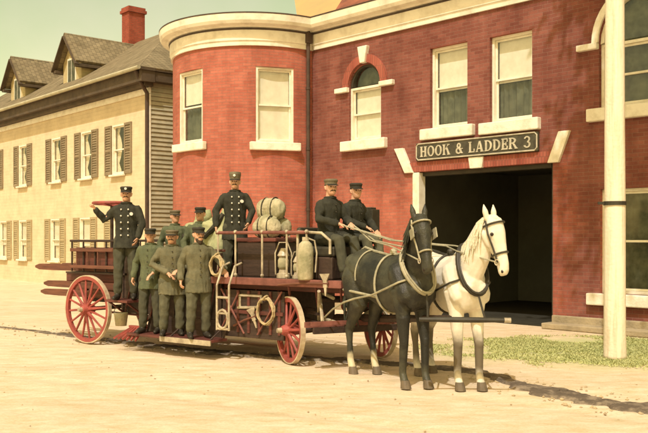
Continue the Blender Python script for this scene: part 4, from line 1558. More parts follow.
lantern(tuple(TW(3.84, .42, 1.157)), 'pale lantern beneath the rail beside the equipment chest', 1.15)
lantern(tuple(TW(4.12, .46, 1.157)), 'pale lantern standing next to the cream extinguisher', .85)
t = empty('extinguisher', tuple(TW(4.46, .72, 1.157)))
tag(t, 'tall cream fire extinguisher below the driver seat', 'extinguisher')
mb = MB()
mb.tube([(0, 0, z) for z in (0, .02, .40, .48, .52)], [.095, .105, .105, .085, .04], 18)
obj('tank', mb, M['canvas_cream'], t, smooth=True)
mb = MB()
mb.tube([(0, 0, .52), (0, 0, .57)], .045, 12)
mb.tube([(.04, 0, .55), (.12, 0, .52), (.15, 0, .35), (.13, 0, .1)], .012, 6)
obj('cap', mb, M['brass'], t)
t = empty('chest', tuple(TW(3.30, .02, 1.157)), ANG_T)
tag(t, 'dark wooden equipment chest under the cream canvas roll', 'chest')
mb = MB()
mb.box((-.36, -.36, 0), (.36, .36, .50))
obj('case', mb, M['truck_dark'], t, bevel=.015)
mb = MB()
mb.box((-.38, -.38, .503), (.38, .38, .56))
obj('lid', mb, M['truck_red'], t, bevel=.015)
# cream canvas roll strapped on the chest
t = empty('canvas_roll', tuple(TW(3.30, .02, 1.72)), ANG_T)
t.scale = (.66, .78, 1.05)
tag(t, 'strapped stack of cream canvas rolls on the dark equipment chest', 'canvas roll')
mb = MB()
ROLLS = ((-.14, .14, .155, .0), (.14, .14, .145, .03), (.0, .39, .165, -.02))
for yy, zz, rr_, dx in ROLLS:
    mb.blob([(-.22 + dx, yy, zz), (-.1 + dx, yy + .01, zz + .01), (.1 + dx, yy - .01, zz), (.22 + dx, yy, zz)], [rr_ * .93, rr_, rr_ * .97, rr_ * .9], 18)
me = remesh(mb, 'canvas', .012, 1)
for v in me.vertices:
    c_ = v.co
    v.co += mnoise.noise_vector(c_ * 6) * .022 + mnoise.noise_vector(Vector((c_.x * 34, c_.y * 7, c_.z * 7))) * .008 + mnoise.noise_vector(Vector((c_.x * 9, c_.y * 30, c_.z * 30))) * .007
obj('canvas', me, M['canvas_cream'], t)
for yy, zz, rr_, dx in ROLLS:
    for x in (-.13, .13):
        mb = MB()
        mb.tube([(x + dx, yy + (rr_ + .006) * math.cos(k), zz + (rr_ + .006) * math.sin(k)) for k in [2 * math.pi * i / 20 for i in range(20)]], .012, 6, closed=True)
        obj('strap', mb, M['leather'], t)
# green tarpaulin heap behind the men
for (a, b, s, lab, nm) in ((1.98, -.30, 1.16, 'large pale green tarpaulin bundle behind the rightmost grey coated man', 1), (1.30, -.52, 1.08, 'smaller pale green tarpaulin bundle nearest the tiller man', 2)):
    t = empty('tarpaulin', tuple(TW(a, b, 1.14)), ANG_T)
    t.scale = (s, s, s)
    tag(t, lab, 'tarpaulin', 'tarpaulin bundles on the ladder bed')
    mb = MB()
    rq = random.Random(nm)
    for i in range(7):
        x = rq.uniform(-.26, .26)
        mb.blob([(x - .08, rq.uniform(-.2, .2), .1), (x + .08, rq.uniform(-.15, .15), rq.uniform(.55, .85))], [.20, .13])
    me = remesh(mb, 'cover', .02, 2)
    for v in me.vertices:
        v.co += mnoise.noise_vector(v.co * 6 + Vector((nm, 0, 0))) * .05 + mnoise.noise_vector(Vector((v.co.x * 20, v.co.y * 20, v.co.z * 5))) * .014
    obj('cover', me, M['canvas'], t)
    mb = MB()
    mb.tube([(-.22, -.20, .62), (-.05, -.26, .52), (.08, -.22, .64), (.18, -.14, .82)], .04, 8)
    obj('strap', mb, M['leather'], t)
# rope coils, axes and hose hung about the body
def coil(loc, label, r, n, m, rz=ANG_T):
    t_ = empty('rope_coil', loc, rz)
    tag(t_, label, 'rope coil', 'rope coils hung on the truck')
    mb = MB()
    pts = []
    for i in range(n * 20):
        a = 2 * math.pi * i / 20
        rr_ = r * (1 + .05 * math.sin(i * 1.7)) - .008 * (i // 20) * .4
        pts.append((rr_ * math.cos(a), -.02 - .012 * (i // 20) % .05, 1.25 * rr_ * math.sin(a)))
    mb.tube(pts, .013, 6)
    obj('coil', mb, M[m], t_)
    mb = MB()
    mb.tube([(.02 * math.cos(k) , -.03 + .045 * math.sin(k), r * 1.22 + .03 * math.cos(k)) for k in [2 * math.pi * i / 10 for i in range(10)]], .014, 6, closed=True)
    obj('lashing', mb, M[m], t_)


coil(tuple(TW(3.72, .63, .70)), 'brown rope coil hung on the dark tool locker', .15, 4, 'rope')
coil(tuple(TW(2.92, .76, 1.32)), 'hemp rope coil hung from the hand rail beside the officer', .12, 5, 'rope')


def axe(a0, b0, z0, a1, z1, label):
    t_ = empty('fire_axe', tuple(TW(a0, b0, z0)), ANG_T)
    tag(t_, label, 'axe', 'axes fixed to the truck side')
    d = Vector((a1 - a0, 0, z1 - z0))
    mb = MB()
    mb.tube([(0, 0, 0), tuple(d * .5 + Vector((0, 0, .015))), tuple(d)], [.017, .014, .016], 8)
    obj('haft', mb, M['ladder'], t_)
    u = d.normalized(); w = Vector((-u.z, 0, u.x))
    c = d - u * .05
    mb = MB()
    mb.prism([(-.05, .02), (-.05, -.02), (-.16, -.005), (-.16, .005)], 0, 1, lambda p, q, dd: tuple(c + w * p + u * q + Vector((0, (dd - .5) * .02, 0))))
    mb.prism([(-.05, -.03), (.04, -.03), (.13, -.08), (.13, .08), (.04, .03), (-.05, .03)], 0, 1, lambda p, q, dd: tuple(c + w * p + u * q + Vector((0, (dd - .5) * .024, 0))))
    obj('axe_head', mb, M['brass'], t_)


axe(3.10, .635, .46, 3.52, .62, 'fire axe strapped low on the dark tool locker')
axe(4.02, .755, 1.08, 4.86, 1.12, 'fire axe lying along the red side sill below the driver')
t = empty('hose_reel', tuple(TW(3.86, -.12, 1.157)), ANG_T)
tag(t, 'coiled dark hose standing behind the lanterns', 'hose')
mb = MB()
for q in range(4):
    mb.tube([((.30 - .055 * q) * math.cos(k), .0 + .01 * (q % 2), .31 + (.30 - .055 * q) * math.sin(k)) for k in [2 * math.pi * i / 24 for i in range(24)]], .032, 8, closed=True)
obj('hose', mb, M['canvas'], t, smooth=True)
mb = MB()
mb.tube([(.0, -.06, .31), (.0, .06, .31)], .05, 10)
obj('nozzle', mb, M['brass'], t)
mb = MB()                                            # chains and rods under the body
for a in (1.0, 1.7, 2.4, 3.4):
    mb.tube([(a, -.50, .98), (a + .2, -.54, .62), (a + .42, -.50, .98)], .013, 6)
mb.tube([(.3, -.50, .50), (2.85, -.52, .46)], .018, 6)
obj('truss_rod', mb, M['truck_red'], TR)
def side_ladder(label, a0, a1, b, z0, z1):
    t_ = empty('ladder', tuple(TW(a0, b, z0)), ANG_T)
    tag(t_, label, 'ladder', 'ladders carried on the truck')
    L_ = a1 - a0
    for zz in (0, z1 - z0):
        mb = MB(); mb.bar((0, 0, zz), (L_, 0, zz), .04, .055)
        obj('rail', mb, M['ladder'], t_, bevel=.006)
    for i in range(int((L_ - .1) / .27)):
        mb = MB(); mb.tube([(.16 + .27 * i, 0, 0), (.16 + .27 * i, 0, z1 - z0)], .014, 6)
        obj('rung', mb, M['ladder'], t_)


side_ladder('ladder hung on edge behind the chest on the far side of the truck', .8, 4.15, -.54, 1.34, 1.70)
side_ladder('short ladder hung on edge along the rear box below the thin rail', -.56, .60, .66, 1.24, 1.52)
mb = MB()
for a in (2.96, 3.16, 3.36, 3.56, 3.76, 3.92):          # battens of the locker
    mb.box((a - .022, -.618, .37), (a + .022, -.602, .97))
mb.box((2.86, -.622, .64), (3.99, -.603, .69))
obj('batten', mb, M['truck_red'], cab)
for q in ((2.86, .98, 3.30, .36), (3.99, .98, 3.55, .36), (2.86, .40, 3.2, .94)):
    mb = MB(); mb.tube([(q[0], -.64, q[1]), (q[2], -.64, q[3])], .014, 6)
    obj('diagonal_rod', mb, M['truck_pink'], TR)
for a in (.75, 1.35, 1.95, 2.55):
    mb = MB(); mb.tube([(a, -.62, .5), (a + .3, -.62, 1.45)], .016, 6)
    obj('diagonal_rod', mb, M['truck_red'], TR)
for a in (4.14, 4.60, 5.0):
    mb = MB(); mb.tube([(a, -.68, 1.06), (a - .1, -.50, .80), (a - .05, -.40, .66)], .018, 6)
    obj('body_iron', mb, M['truck_red'], TR)
# pike poles lying along the bed
for i, (b, z, lab) in enumerate(((.50, 1.53, 'longer brown pike pole along the near side panel'), (-.50, 1.53, 'brown pike pole along the far side panel'))):
    t = empty('pike_pole', tuple(TW(.7, b, z)), ANG_T)
    tag(t, lab, 'pike pole', 'pike poles on the truck')
    mb = MB(); mb.tube([(0, 0, 0), (2.1, 0, .0)], .02, 8)
    obj('shaft', mb, M['ladder'], t)
    mb = MB(); mb.tube([(0, 0, 0), (-.12, 0, 0), (-.2, 0, 0)], [.022, .016, .003], 8); mb.tube([(-.06, 0, 0), (-.1, 0, -.06), (-.16, 0, -.07)], [.01, .008, .003], 6)
    obj('hook', mb, M['leather'], t)


# ================================================================== PEOPLE
def limb(mb, pts, rad, n=12):
    mb.blob(pts, rad, n)


def person(loc, yaw, label, coat='coat_grey', trou='trouser_grey', cap='cap_dark', s=1.0, pose='stand', arms=None, head_yaw=0.0, group=None, tall_cap=False, badge=False, moustache=True, skirt=.80, lean=0.0, build=1.0, beard=False):
    """x forward, y left, z up; feet (or the seat) at z = 0"""
    sit = pose == 'sit'
    dz = -.83 if sit else 0.0
    Z = lambda z: z + dz
    lx = lambda z: lean * max(0, z - .93)

    def V(x, y, z):
        return Vector((x + lx(z), y, Z(z)))
    if sit:
        legs = {sd: [V(0, sd * .10, .93), Vector((.40, sd * .13, .09)), Vector((.50, sd * .13, -.36))] for sd in (-1, 1)}
    else:
        legs = {1: [V(0, .095, .93), V(.03, .105, .50), V(-.005, .115, .09)], -1: [V(0, -.095, .93), V(.05, -.11, .50), V(.03, -.13, .09)]}
    if arms is None:
        arms = {1: [(.02, .265, 1.17), (.10, .25, .93)], -1: [(-.02, -.27, 1.17), (.06, -.265, .92)]}
    A = {}
    for sd in (-1, 1):
        e, w = arms[sd]
        A[sd] = [V(0, sd * .165, 1.405), V(*e), V(*w)]
    B = MB()
    # torso and neck in one loft
    secs = [(.86, .095, .15), (.95, .105, .16), (1.07, .10, .142), (1.20, .112, .155), (1.34, .112, .165), (1.42, .092, .15), (1.475, .07, .10), (1.51, .058, .062), (1.60, .055, .056)]
    B.loft([(V(0.0, 0, z), (rx, 0, 0), (0, ry, 0)) for z, rx, ry in secs], 18)
    # head, turned on the neck
    HM = Matrix.Translation(V(.015, 0, 1.56)) @ Matrix.Rotation(head_yaw, 4, 'Z')
    hs = [(-.03, .035, .045, .035), (-.008, .035, .068, .05), (.035, .022, .088, .064), (.085, .006, .098, .074), (.13, .0, .098, .076), (.165, -.004, .086, .068), (.19, -.006, .05, .042), (.198, -.006, .02, .018)]
    B.loft([((cx, 0, z), (rx, 0, 0), (0, ry, 0)) for z, cx, rx, ry in hs], 18, HM)
    B.blob([HM @ Vector((.098, 0, .092)), HM @ Vector((.118, 0, .058))], [.010, .016], 8)
    B.blob([HM @ Vector((.088, -.028, .022)), HM @ Vector((.088, .028, .022))], [.011, .011], 8)
    B.blob([HM @ Vector((.083, -.05, .105)), HM @ Vector((.083, .05, .105))], [.012, .012], 8)
    for sd in (-1, 1):
        B.blob([HM @ Vector((.0, sd * .076, .055)), HM @ Vector((-.008, sd * .082, .09))], [.013, .016], 8)
        a = A[sd]
        limb(B, a, [.046, .040, .030])
        limb(B, legs[sd], [.085, .058, .042])
        # hand: palm, four fingers, thumb
        d = (a[2] - a[1]).normalized()
        up = Vector((0, 0, 1)) if abs(d.z) < .8 else Vector((1, 0, 0))
        side = d.cross(up).normalized()                 # across the palm
        nrm = side.cross(d).normalized()
        if abs(d.z) > .8:
            inw = Vector((0, -sd, 0))
        else:
            inw = Vector((0, 0, -1))
        palm0, palm1 = a[2] + d * .01, a[2] + d * .085
        across = d.cross(inw).normalized()
        B.loft([(palm0, across * .028, inw * .016), (a[2] + d * .05, across * .040, inw * .017), (palm1, across * .042, inw * .014)], 10)
        for f_, (off, ln) in enumerate(((-.030, .066), (-.010, .078), (.010, .074), (.029, .058))):
            r0 = palm1 - d * .012 + across * off
            k1 = r0 + d * (ln * .55) + inw * (.012 + .002 * f_)
            k2 = k1 + d * (ln * .25) + inw * .030
            B.blob([r0, k1, k2], [.0092, .0086, .0072], 6)
        tb = a[2] + d * .03 - across * .034
        B.blob([tb, tb + d * .030 - across * .020 + inw * .012, tb + d * .058 - across * .020 + inw * .026], [.012, .0105, .0085], 6)
        an = legs[sd][2]
        toe = Vector((.17, sd * .02, -.055))
        B.blob([an + Vector((-.03, 0, -.045)), an + Vector((.08, sd * .01, -.052)), an + toe], [.036, .034, .028], 8)
    body = obj('person', remesh(B, 'person', .0062, 3, keep=.35), M['skin'])
    body.location = loc
    body.rotation_euler = (0, 0, yaw)
    body.scale = (s * (.5 + .5 * build), s * build, s)
    tag(body, label, 'person', group)
    # trousers
    mb = MB()
    for sd in (-1, 1):
        lg = legs[sd]
        mb.blob([lg[0], lg[0].lerp(lg[1], .5), lg[1], lg[1].lerp(lg[2], .9)], [.105, .098, .078, .066], 12)
    mb.loft([(V(0, 0, .85), (.11, 0, 0), (0, .165, 0)), (V(0, 0, .95), (.118, 0, 0), (0, .172, 0)), (V(0, 0, 1.06), (.11, 0, 0), (0, .155, 0))], 16)
    me = remesh(mb, 'trousers', .013, 2)
    for v in me.vertices:
        v.co += mnoise.noise_vector(v.co * 11 + Vector((loc[0], 3, 0))) * .011 + mnoise.noise_vector(Vector((v.co.x * 22, v.co.y * 22, v.co.z * 10 + v.co.x * 12))) * .007
    obj('trousers', me, M[trou], body)
    # boots
    for sd in (-1, 1):
        mb = MB()
        an = legs[sd][2]
        mb.blob([an + Vector((0, 0, .08)), an + Vector((-.008, 0, -.03))], [.058, .052], 10)
        mb.blob([an + Vector((-.035, 0, -.048)), an + Vector((.08, sd * .01, -.05)), an + Vector((.175, sd * .022, -.058))], [.044, .044, .034], 10)
        obj('boot', remesh(mb, 'boot', .014, 2), M['boot'], body)
    # coat with sleeves
    mb = MB()
    ct = [(1.07, .122, .168, 0), (1.20, .132, .178, 0), (1.34, .138, .198, 0), (1.425, .118, .192, 0), (1.47, .09, .13, 0), (1.50, .075, .082, 0)]
    if sit:
        low = [(.90, .15, .20, .02), (.98, .138, .185, .0)]
    else:
        low = [(skirt, .16, .205, .01), (.93, .142, .19, 0)]
    mb.loft([(V(cx, 0, z), (rx, 0, 0), (0, ry, 0)) for z, rx, ry, cx in low + ct], 20)
    if sit:
        for sd in (-1, 1):
            mb.blob([V(.02, sd * .10, .93), Vector((.24, sd * .125, .10))], [.118, .10], 12)
    for sd in (-1, 1):
        a = A[sd]
        mb.blob([a[0], a[0].lerp(a[1], .5), a[1], a[1].lerp(a[2], .88)], [.070, .067, .060, .051], 12)
    me = remesh(mb, 'coat', .011, 2)
    for v in me.vertices:
        c_ = v.co
        v.co += mnoise.noise_vector(c_ * 9 + Vector((loc[0], 0, 0))) * .013 + mnoise.noise_vector(Vector((c_.x * 12, c_.y * 26, c_.z * 7 + loc[1] * 3 + c_.y * 14))) * .009
    co_ = obj('coat', me, M[coat], body)
    mb = MB()
    mb.tube([V(.073 * math.cos(k) + .004, .078 * math.sin(k), 1.50 + .004 * math.cos(k)) for k in [2 * math.pi * i / 16 for i in range(16)]], .017, 6, closed=True)
    obj('collar', mb, M[coat], co_)
    mb = MB()
    zs_ = [1.40, 1.30, 1.20, 1.10, 1.0]
    for z in zs_:
        for yy in ((-.055, .055) if badge else (0.0,)):
            rx = .150 if z < 1.35 else .136
            mb.ball(V(rx * (1 if yy == 0 else .955) + .004, yy, z), .014 if badge else .011, 8, 5)
    obj('buttons', mb, M['silver'] if badge else M['leather'], co_)
    if badge:
        mb = MB()
        mb.tube([V(.128, .10, 1.33), V(.152, .105, 1.33)], [.030, .026], 8)
        obj('badge', mb, M['silver'], co_)
    # hair, moustache, eyes, cap
    mb = MB()
    mb.loft([((cx - .012, 0, z), (rx, 0, 0), (0, ry, 0)) for z, cx, rx, ry in ((.05, -.032, .062, .070), (.09, -.016, .082, .080), (.13, -.006, .096, .081), (.17, -.006, .085, .070), (.2, -.006, .03, .03))], 16, HM)
    obj('hair', mb, M['hair'], body, smooth=True)
    for sd in (-1, 1):
        mb = MB()
        c = HM @ Vector((.0905, sd * .031, .088))
        mb.ball(c, .0105, 8, 6)
        obj('eye', mb, M['eye'], body, smooth=True)
    if moustache:
        mb = MB()
        mb.tube([HM @ Vector((.088, -.042, .028)), HM @ Vector((.104, -.015, .040)), HM @ Vector((.106, 0, .042)), HM @ Vector((.104, .015, .040)), HM @ Vector((.088, .042, .028))], [.005, .011, .010, .011, .005], 8)
        obj('moustache', mb, M['hair'], body, smooth=True)
    if beard:
        mb = MB()
        mb.loft([((cx, 0, z), (rx, 0, 0), (0, ry, 0)) for z, cx, rx, ry in ((-.085, .062, .014, .016), (-.05, .05, .045, .042), (-.01, .036, .062, .056), (.022, .034, .070, .061), (.03, .03, .06, .05))], 14, HM)
        obj('beard', mb, M['hair'], body, smooth=True)
    mb = MB()
    h_ = .07 if tall_cap else .028
    mb.loft([((cx, 0, z), (rx, 0, 0), (0, ry, 0)) for z, cx, rx, ry in ((.118, 0, .104, .085), (.15, 0, .104, .085), (.156, .0, .108, .089), (.16 + h_ * .6, .004, .112, .096), (.165 + h_, .0, .108, .092), (.172 + h_, 0, .09, .075))], 20, HM)
    cp = obj('cap', mb, M[cap], body, smooth=False)
    mb = MB()
    N = 10
    arc = [(.02 + .098 * math.cos(t), .084 * math.sin(t)) for t in [(-1.15 + 2.3 * i / N) for i in range(N + 1)]]
    arc2 = [(.02 + .158 * math.cos(t), .088 * math.sin(t)) for t in [(-1.05 + 2.1 * i / N) for i in range(N + 1)]]
    for i in range(N):
        q = [(*arc[i], .128), (*arc2[i], .108), (*arc2[i + 1], .108), (*arc[i + 1], .128)]
        q2 = [(x, y, z - .007) for x, y, z in q]
        mb.add([HM @ Vector(p) for p in q + q2], [(0, 1, 2, 3), (7, 6, 5, 4), (0, 4, 5, 1), (1, 5, 6, 2), (2, 6, 7, 3), (3, 7, 4, 0)])
    obj('visor', mb, M['boot'], cp)
    if badge:
        mb = MB()
        mb.tube([HM @ Vector((.10, 0, .15 + h_ * .4)), HM @ Vector((.118, 0, .152 + h_ * .4))], .02, 8)
        obj('cap_badge', mb, M['silver'], cp)
    return body


FACE = math.atan2(-.95, .12)                             # towards the photographer
person(tuple(TW(1.0, .80, .757)), FACE - .1, 'dark uniformed tiller man behind the rear wheel, one arm out to the tiller', 'coat_dark', 'trouser', 'cap_dark', s=1.0, badge=True,
       arms={1: [(.04, .25, 1.18), (.14, .20, .96)], -1: [(-.02, -.35, 1.24), (.10, -.46, 1.41)]}, head_yaw=.1)
GR = 'men in grey coats on the running board'
person(tuple(TW(1.58, .82, .277)), FACE - .32, 'man in grey green coat on the running board nearest the rear wheel', 'coat_green', 'trouser', 'cap_dark', s=.90, head_yaw=.35, group=GR, skirt=.74, build=1.04, moustache=False,
       arms={1: [(.05, .27, 1.17), (.20, .12, 1.02)], -1: [(-.06, -.28, 1.18), (.02, -.30, .93)]}, lean=.03)
person(tuple(TW(2.06, .84, .277)), FACE + .06, 'middle man of the three grey coated men on the running board', 'coat_grey', 'trouser_grey', 'cap_grey', s=.885, group=GR, head_yaw=-.25, skirt=.68, build=1.14,
       arms={1: [(.02, .28, 1.18), (.20, .10, 1.10)], -1: [(.02, -.29, 1.18), (.20, -.06, 1.04)]})
person(tuple(TW(2.60, .84, .277)), FACE + .24, 'man in grey green coat on the running board nearest the standing officer', 'coat_grey', 'trouser_grey', 'cap_dark', s=.905, group=GR, skirt=.72, build=1.08, beard=True, lean=-.02,
       arms={1: [(.06, .33, 1.20), (.24, .34, 1.08)], -1: [(-.04, -.25, 1.17), (.04, -.27, .92)]}, head_yaw=.2)
GB = 'men seated on the ladder bed'
person(tuple(TW(1.02, -.22, 1.33)), FACE - .05, 'green coated man seated on the ladder bed beside the dark tiller man', 'coat_green', 'trouser_grey', 'cap_grey', s=.91, pose='sit', head_yaw=.5, moustache=False, group=GB)
person(tuple(TW(1.60, -.22, 1.33)), FACE + .05, 'green coated man seated on the ladder bed behind the grey coated men', 'coat_green', 'trouser_grey', 'cap_dark', s=.95, pose='sit', moustache=False, head_yaw=-.35, group=GB)
person(tuple(TW(2.66, .12, 1.0)), FACE + .02, 'tall officer in dark coat with silver badge standing high on the truck', 'coat_dark', 'trouser', 'cap_grey', s=.95, badge=True, tall_cap=True, skirt=.72, head_yaw=-.15,
       arms={1: [(.03, .27, 1.18), (.16, .20, .98)], -1: [(.0, -.30, 1.18), (.09, -.30, .93)]})
SEAT = 1.605
GD = 'men on the driver seat'
DR1 = person(tuple(TW(4.50, .27, SEAT)), ANG_T - .25, 'driver in dark coat holding the reins, nearer end of the seat', 'coat_dark', 'trouser', 'cap_grey', s=.98, pose='sit', head_yaw=-.35, group=GD, lean=.08,
             arms={1: [(.10, .25, 1.20), (.34, .12, 1.13)], -1: [(.10, -.26, 1.20), (.34, -.10, 1.13)]})
DR2 = person(tuple(TW(4.52, -.27, SEAT)), ANG_T - .1, 'man in dark coat seated beside the driver near the square lamp', 'coat_dark', 'trouser_grey', 'cap_dark', s=.95, pose='sit', moustache=False, head_yaw=-.5, group=GD, lean=.12,
             arms={1: [(.12, .26, 1.19), (.34, .16, 1.05)], -1: [(.12, -.26, 1.19), (.36, -.12, 1.10)]})


# ================================================================== HORSES
TRUNK = [(-.80, 1.22, .10, .15), (-.72, 1.245, .22, .27), (-.55, 1.28, .275, .305), (-.30, 1.235, .265, .30), (0, 1.175, .28, .325), (.25, 1.165, .275, .345), (.45, 1.205, .25, .365), (.60, 1.19, .225, .31), (.72, 1.16, .18, .235), (.79, 1.14, .09, .12)]


def trunk_at(x):
    for i in range(len(TRUNK) - 1):
        if TRUNK[i][0] <= x <= TRUNK[i + 1][0]:
            k = (x - TRUNK[i][0]) / (TRUNK[i + 1][0] - TRUNK[i][0])
            return [TRUNK[i][j] * (1 - k) + TRUNK[i + 1][j] * k for j in range(4)]
    return TRUNK[0] if x < TRUNK[0][0] else TRUNK[-1]


def horse(loc, ang, label, coat, mane, strap, neck_yaw, head_yaw, poll=(.98, 1.86), headdir=(.36, -.93), legs=None, wd=.92, scale=1.0, tack='leather', ear=1.0, blinkers=True):
    rx = Matrix.Rotation(neck_yaw, 4, 'Z')
    base = Vector((.55, 0, 0))

    def N(p):                                           # neck turned about the withers
        p = Vector(p)
        k = max(0, min(1, (p.z - 1.2) / .5))
        q = base + (Matrix.Rotation(neck_yaw * k, 4, 'Z') @ (p - base))
        return q
    B = MB()
    B.loft([((x, 0, z), (0, w * wd, 0), (0, 0, h)) for x, z, w, h in TRUNK], 20)
    px, pz = poll
    # neck
    nk = [((.42, 1.27), .17, .30), ((.58, 1.40), .145, .265), ((.75, 1.58), .115, .205), ((px - .09, pz - .12), .092, .155), ((px - .02, pz - .03), .085, .115)]
    dirn = Vector((px - .45, 0, pz - 1.25)).normalized()
    perp = Vector((-dirn.z, 0, dirn.x))
    secs = []
    for (x, z), w, h in nk:
        c = N((x, 0, z))
        k = max(0, min(1, (z - 1.2) / .5))
        Rk = Matrix.Rotation(neck_yaw * k, 3, 'Z')
        secs.append((c, Rk @ Vector((0, w, 0)), Rk @ (perp * h)))
    B.loft(secs, 16)
    # head
    PH = N((px, 0, pz))
    HR = Matrix.Rotation(neck_yaw + head_yaw, 3, 'Z')
    hd = Vector((headdir[0], 0, headdir[1])).normalized()
    fr = Vector((hd.z * -1, 0, hd.x))                    # forehead side
    if fr.x < 0:
        fr = -fr
    prof = [(-.05, .055, .07, .01), (.03, .09, .115, .02), (.15, .098, .135, .0), (.27, .078, .115, .0), (.40, .057, .083, .012), (.50, .056, .072, .012), (.575, .055, .062, .0), (.615, .035, .04, -.01)]
    B.loft([(PH + HR @ (hd * t + fr * (off + .02)), HR @ Vector((0, w, 0)), HR @ (fr * h)) for t, w, h, off in prof], 16)
    for sd in (-1, 1):                                  # jaw, ears
        B.blob([PH + HR @ (hd * .12 - fr * .07 + Vector((0, sd * .045, 0))), PH + HR @ (hd * .25 - fr * .05 + Vector((0, sd * .04, 0)))], [.06, .04], 10)
        e0 = PH + HR @ (hd * -.03 + fr * .02 + Vector((0, sd * .062, 0)))
        up = HR @ (-hd * .16 * ear + Vector((.02, sd * .022, 0)))
        B.blob([e0, e0 + up * .5, e0 + up], [.032, .034, .009], 8)
        B.blob([PH + HR @ (hd * .15 + fr * .065 + Vector((0, sd * .078, 0))), PH + HR @ (hd * .20 + fr * .05 + Vector((0, sd * .076, 0)))], [.028, .022], 8)
    L = legs or {}
    hoof_pts = []
    for sd in (-1, 1):
        dx = L.get(('f', sd), 0.0)
        y = sd * .145 * wd
        pts = [(.50, y, 1.10), (.53, y, .86), (.58 + dx * .5, y * .98, .52), (.575 + dx, y * .95, .17), (.615 + dx, y * .95, .07)]
        B.blob(pts, [.140, .088, .054, .043, .048], 12)
        B.blob([(.545, y, .80), (.57 + dx * .4, y * .98, .62)], [.082, .052], 10)
        B.blob([(.585 + dx * .5, y * .98, .55), (.59 + dx * .55, y * .98, .49)], [.054, .050], 10)
        B.blob([(.44, y * 1.12, 1.32), (.62, y * 1.05, 1.06)], [.12, .115], 12)
        B.blob([(.70, y * .55, 1.14), (.66, y * .6, .98)], [.11, .085], 12)
        B.blob([(.575 + dx * .55, y * .97, .46), (.575 + dx * .95, y * .95, .2)], [.034, .032], 10)
        hoof_pts.append(Vector((.635 + dx, y * .95, 0)))
        dx = L.get(('h', sd), 0.0)
        y = sd * .15 * wd
        B.blob([(-.56, y * .85, 1.22), (-.50, y * 1.02, 1.0), (-.46, y * 1.05, .90)], [.20, .165, .11], 14)
        B.blob([(-.62, y * .75, 1.38), (-.40, y * .95, 1.30)], [.15, .14], 12)
        B.blob([(-.47, y * 1.05, .92), (-.60 + dx * .5, y, .70), (-.69 + dx * .8, y, .56)], [.12, .074, .052], 12)
        B.blob([(-.69 + dx * .8, y, .57), (-.665 + dx * .9, y, .38), (-.64 + dx, y, .17), (-.595 + dx, y, .07)], [.056, .037, .044, .049], 12)
        hoof_pts.append(Vector((-.575 + dx, y, 0)))
    body = obj('horse', remesh(B, 'horse', .0105, 4), M[coat])
    body.location = loc
    body.rotation_euler = (0, 0, ang)
    body.scale = (scale,) * 3
    tag(body, label, 'horse')
    for p in hoof_pts:
        mb = MB()
        mb.loft([(p + Vector((.012, 0, .0)), (.068, 0, 0), (0, .062, 0)), (p + Vector((.0, 0, .05)), (.058, 0, 0), (0, .055, 0)), (p + Vector((-.012, 0, .09)), (.048, 0, 0), (0, .047, 0))], 14)
        obj('hoof', mb, M['hoof'], body)
    for sd in (-1, 1):
        mb = MB()
        mb.ball(PH + HR @ (hd * .165 + fr * .062 + Vector((0, sd * .096, 0))), .021, 10, 6)
        obj('eye', mb, M['eye'], body, smooth=True)
        mb = MB()
        mb.ball(PH + HR @ (hd * .575 + fr * .035 + Vector((0, sd * .045, 0))), .017, 8, 5, (1, .8, 1.2))
        obj('nostril', mb, M['eye'], body)
    # mane and forelock: many overlapping locks
    mb = MB()
    rq = random.Random(5)
    crest = [N((.50, 0, 1.60)), N((.62, 0, 1.70)), N((.75, 0, 1.80)), N((px - .12, 0, pz + .02)), PH + HR @ (-hd * .06)]
    for i in range(110):
        t = rq.random() * 3.99
        k = int(t)
        p = crest[k].lerp(crest[k + 1], t - k)
        side = -1 if rq.random() < .6 else 1
        w = HR @ Vector((0, side, 0))
        mb.tube([p + Vector((0, 0, .01)), p + w * .085 + Vector((0, 0, -.035)), p + w * rq.uniform(.125, .165) + Vector((rq.uniform(-.04, .04), 0, -rq.uniform(.18, .34)))], [.018, .016, .003], 6)
    for i in range(16):
        p = PH + HR @ (-hd * .05 + fr * .05 + Vector((0, rq.uniform(-.04, .04), 0)))
        mb.tube([p, p + HR @ (fr * .07 + hd * .06), p + HR @ (fr * .075 + hd * rq.uniform(.14, .26) + Vector((0, rq.uniform(-.02, .02), 0)))], [.018, .014, .004], 6)
    obj('mane', mb, M[mane], body)
    mb = MB()
    for i in range(22):
        a = Vector((-.80, rq.uniform(-.03, .03), 1.36))
        mb.tube([a, a + Vector((-.10, rq.uniform(-.03, .03), -.08)), a + Vector((-.14 + rq.uniform(-.04, .04), rq.uniform(-.07, .07), -.45)), a + Vector((-.10 + rq.uniform(-.05, .05), rq.uniform(-.08, .08), -rq.uniform(.7, .85)))], [.028, .03, .026, .005], 6)
    obj('tail', mb, M[mane], body)

    # ---- harness
    def band(x, r, m, name, par=None, a0=0, a1=360, off=.014):
        _, z, w, h = trunk_at(x)
        mb = MB()
        n = 30
        cl = a1 - a0 >= 360
        pts = [Vector((x, (w * wd + off) * math.cos(R(a0 + (a1 - a0) * i / (n if cl else n - 1))), z + (h + off) * math.sin(R(a0 + (a1 - a0) * i / (n if cl else n - 1))))) for i in range(n)]
        mb.tube(pts, r, 6, closed=cl)
        return obj(name, mb, M[m], par or body)
    # collar
    cdir = Vector((.52, 0, .85))
    mb = MB()
    cc = Vector((.66, 0, 1.36))
    up = Vector((-.50, 0, .87)).normalized()
    ring = [N(cc + Vector((0, 1, 0)) * (.20 * wd * math.sin(t)) + up * (.315 * math.cos(t))) for t in [2 * math.pi * i / 28 for i in range(28)]]
    mb.tube(ring, .027, 10, closed=True)
    col_ = obj('collar', mb, M[tack], body, smooth=True)
    mb = MB()
    ring2 = [p + Vector((.035, 0, .01)) for p in ring]
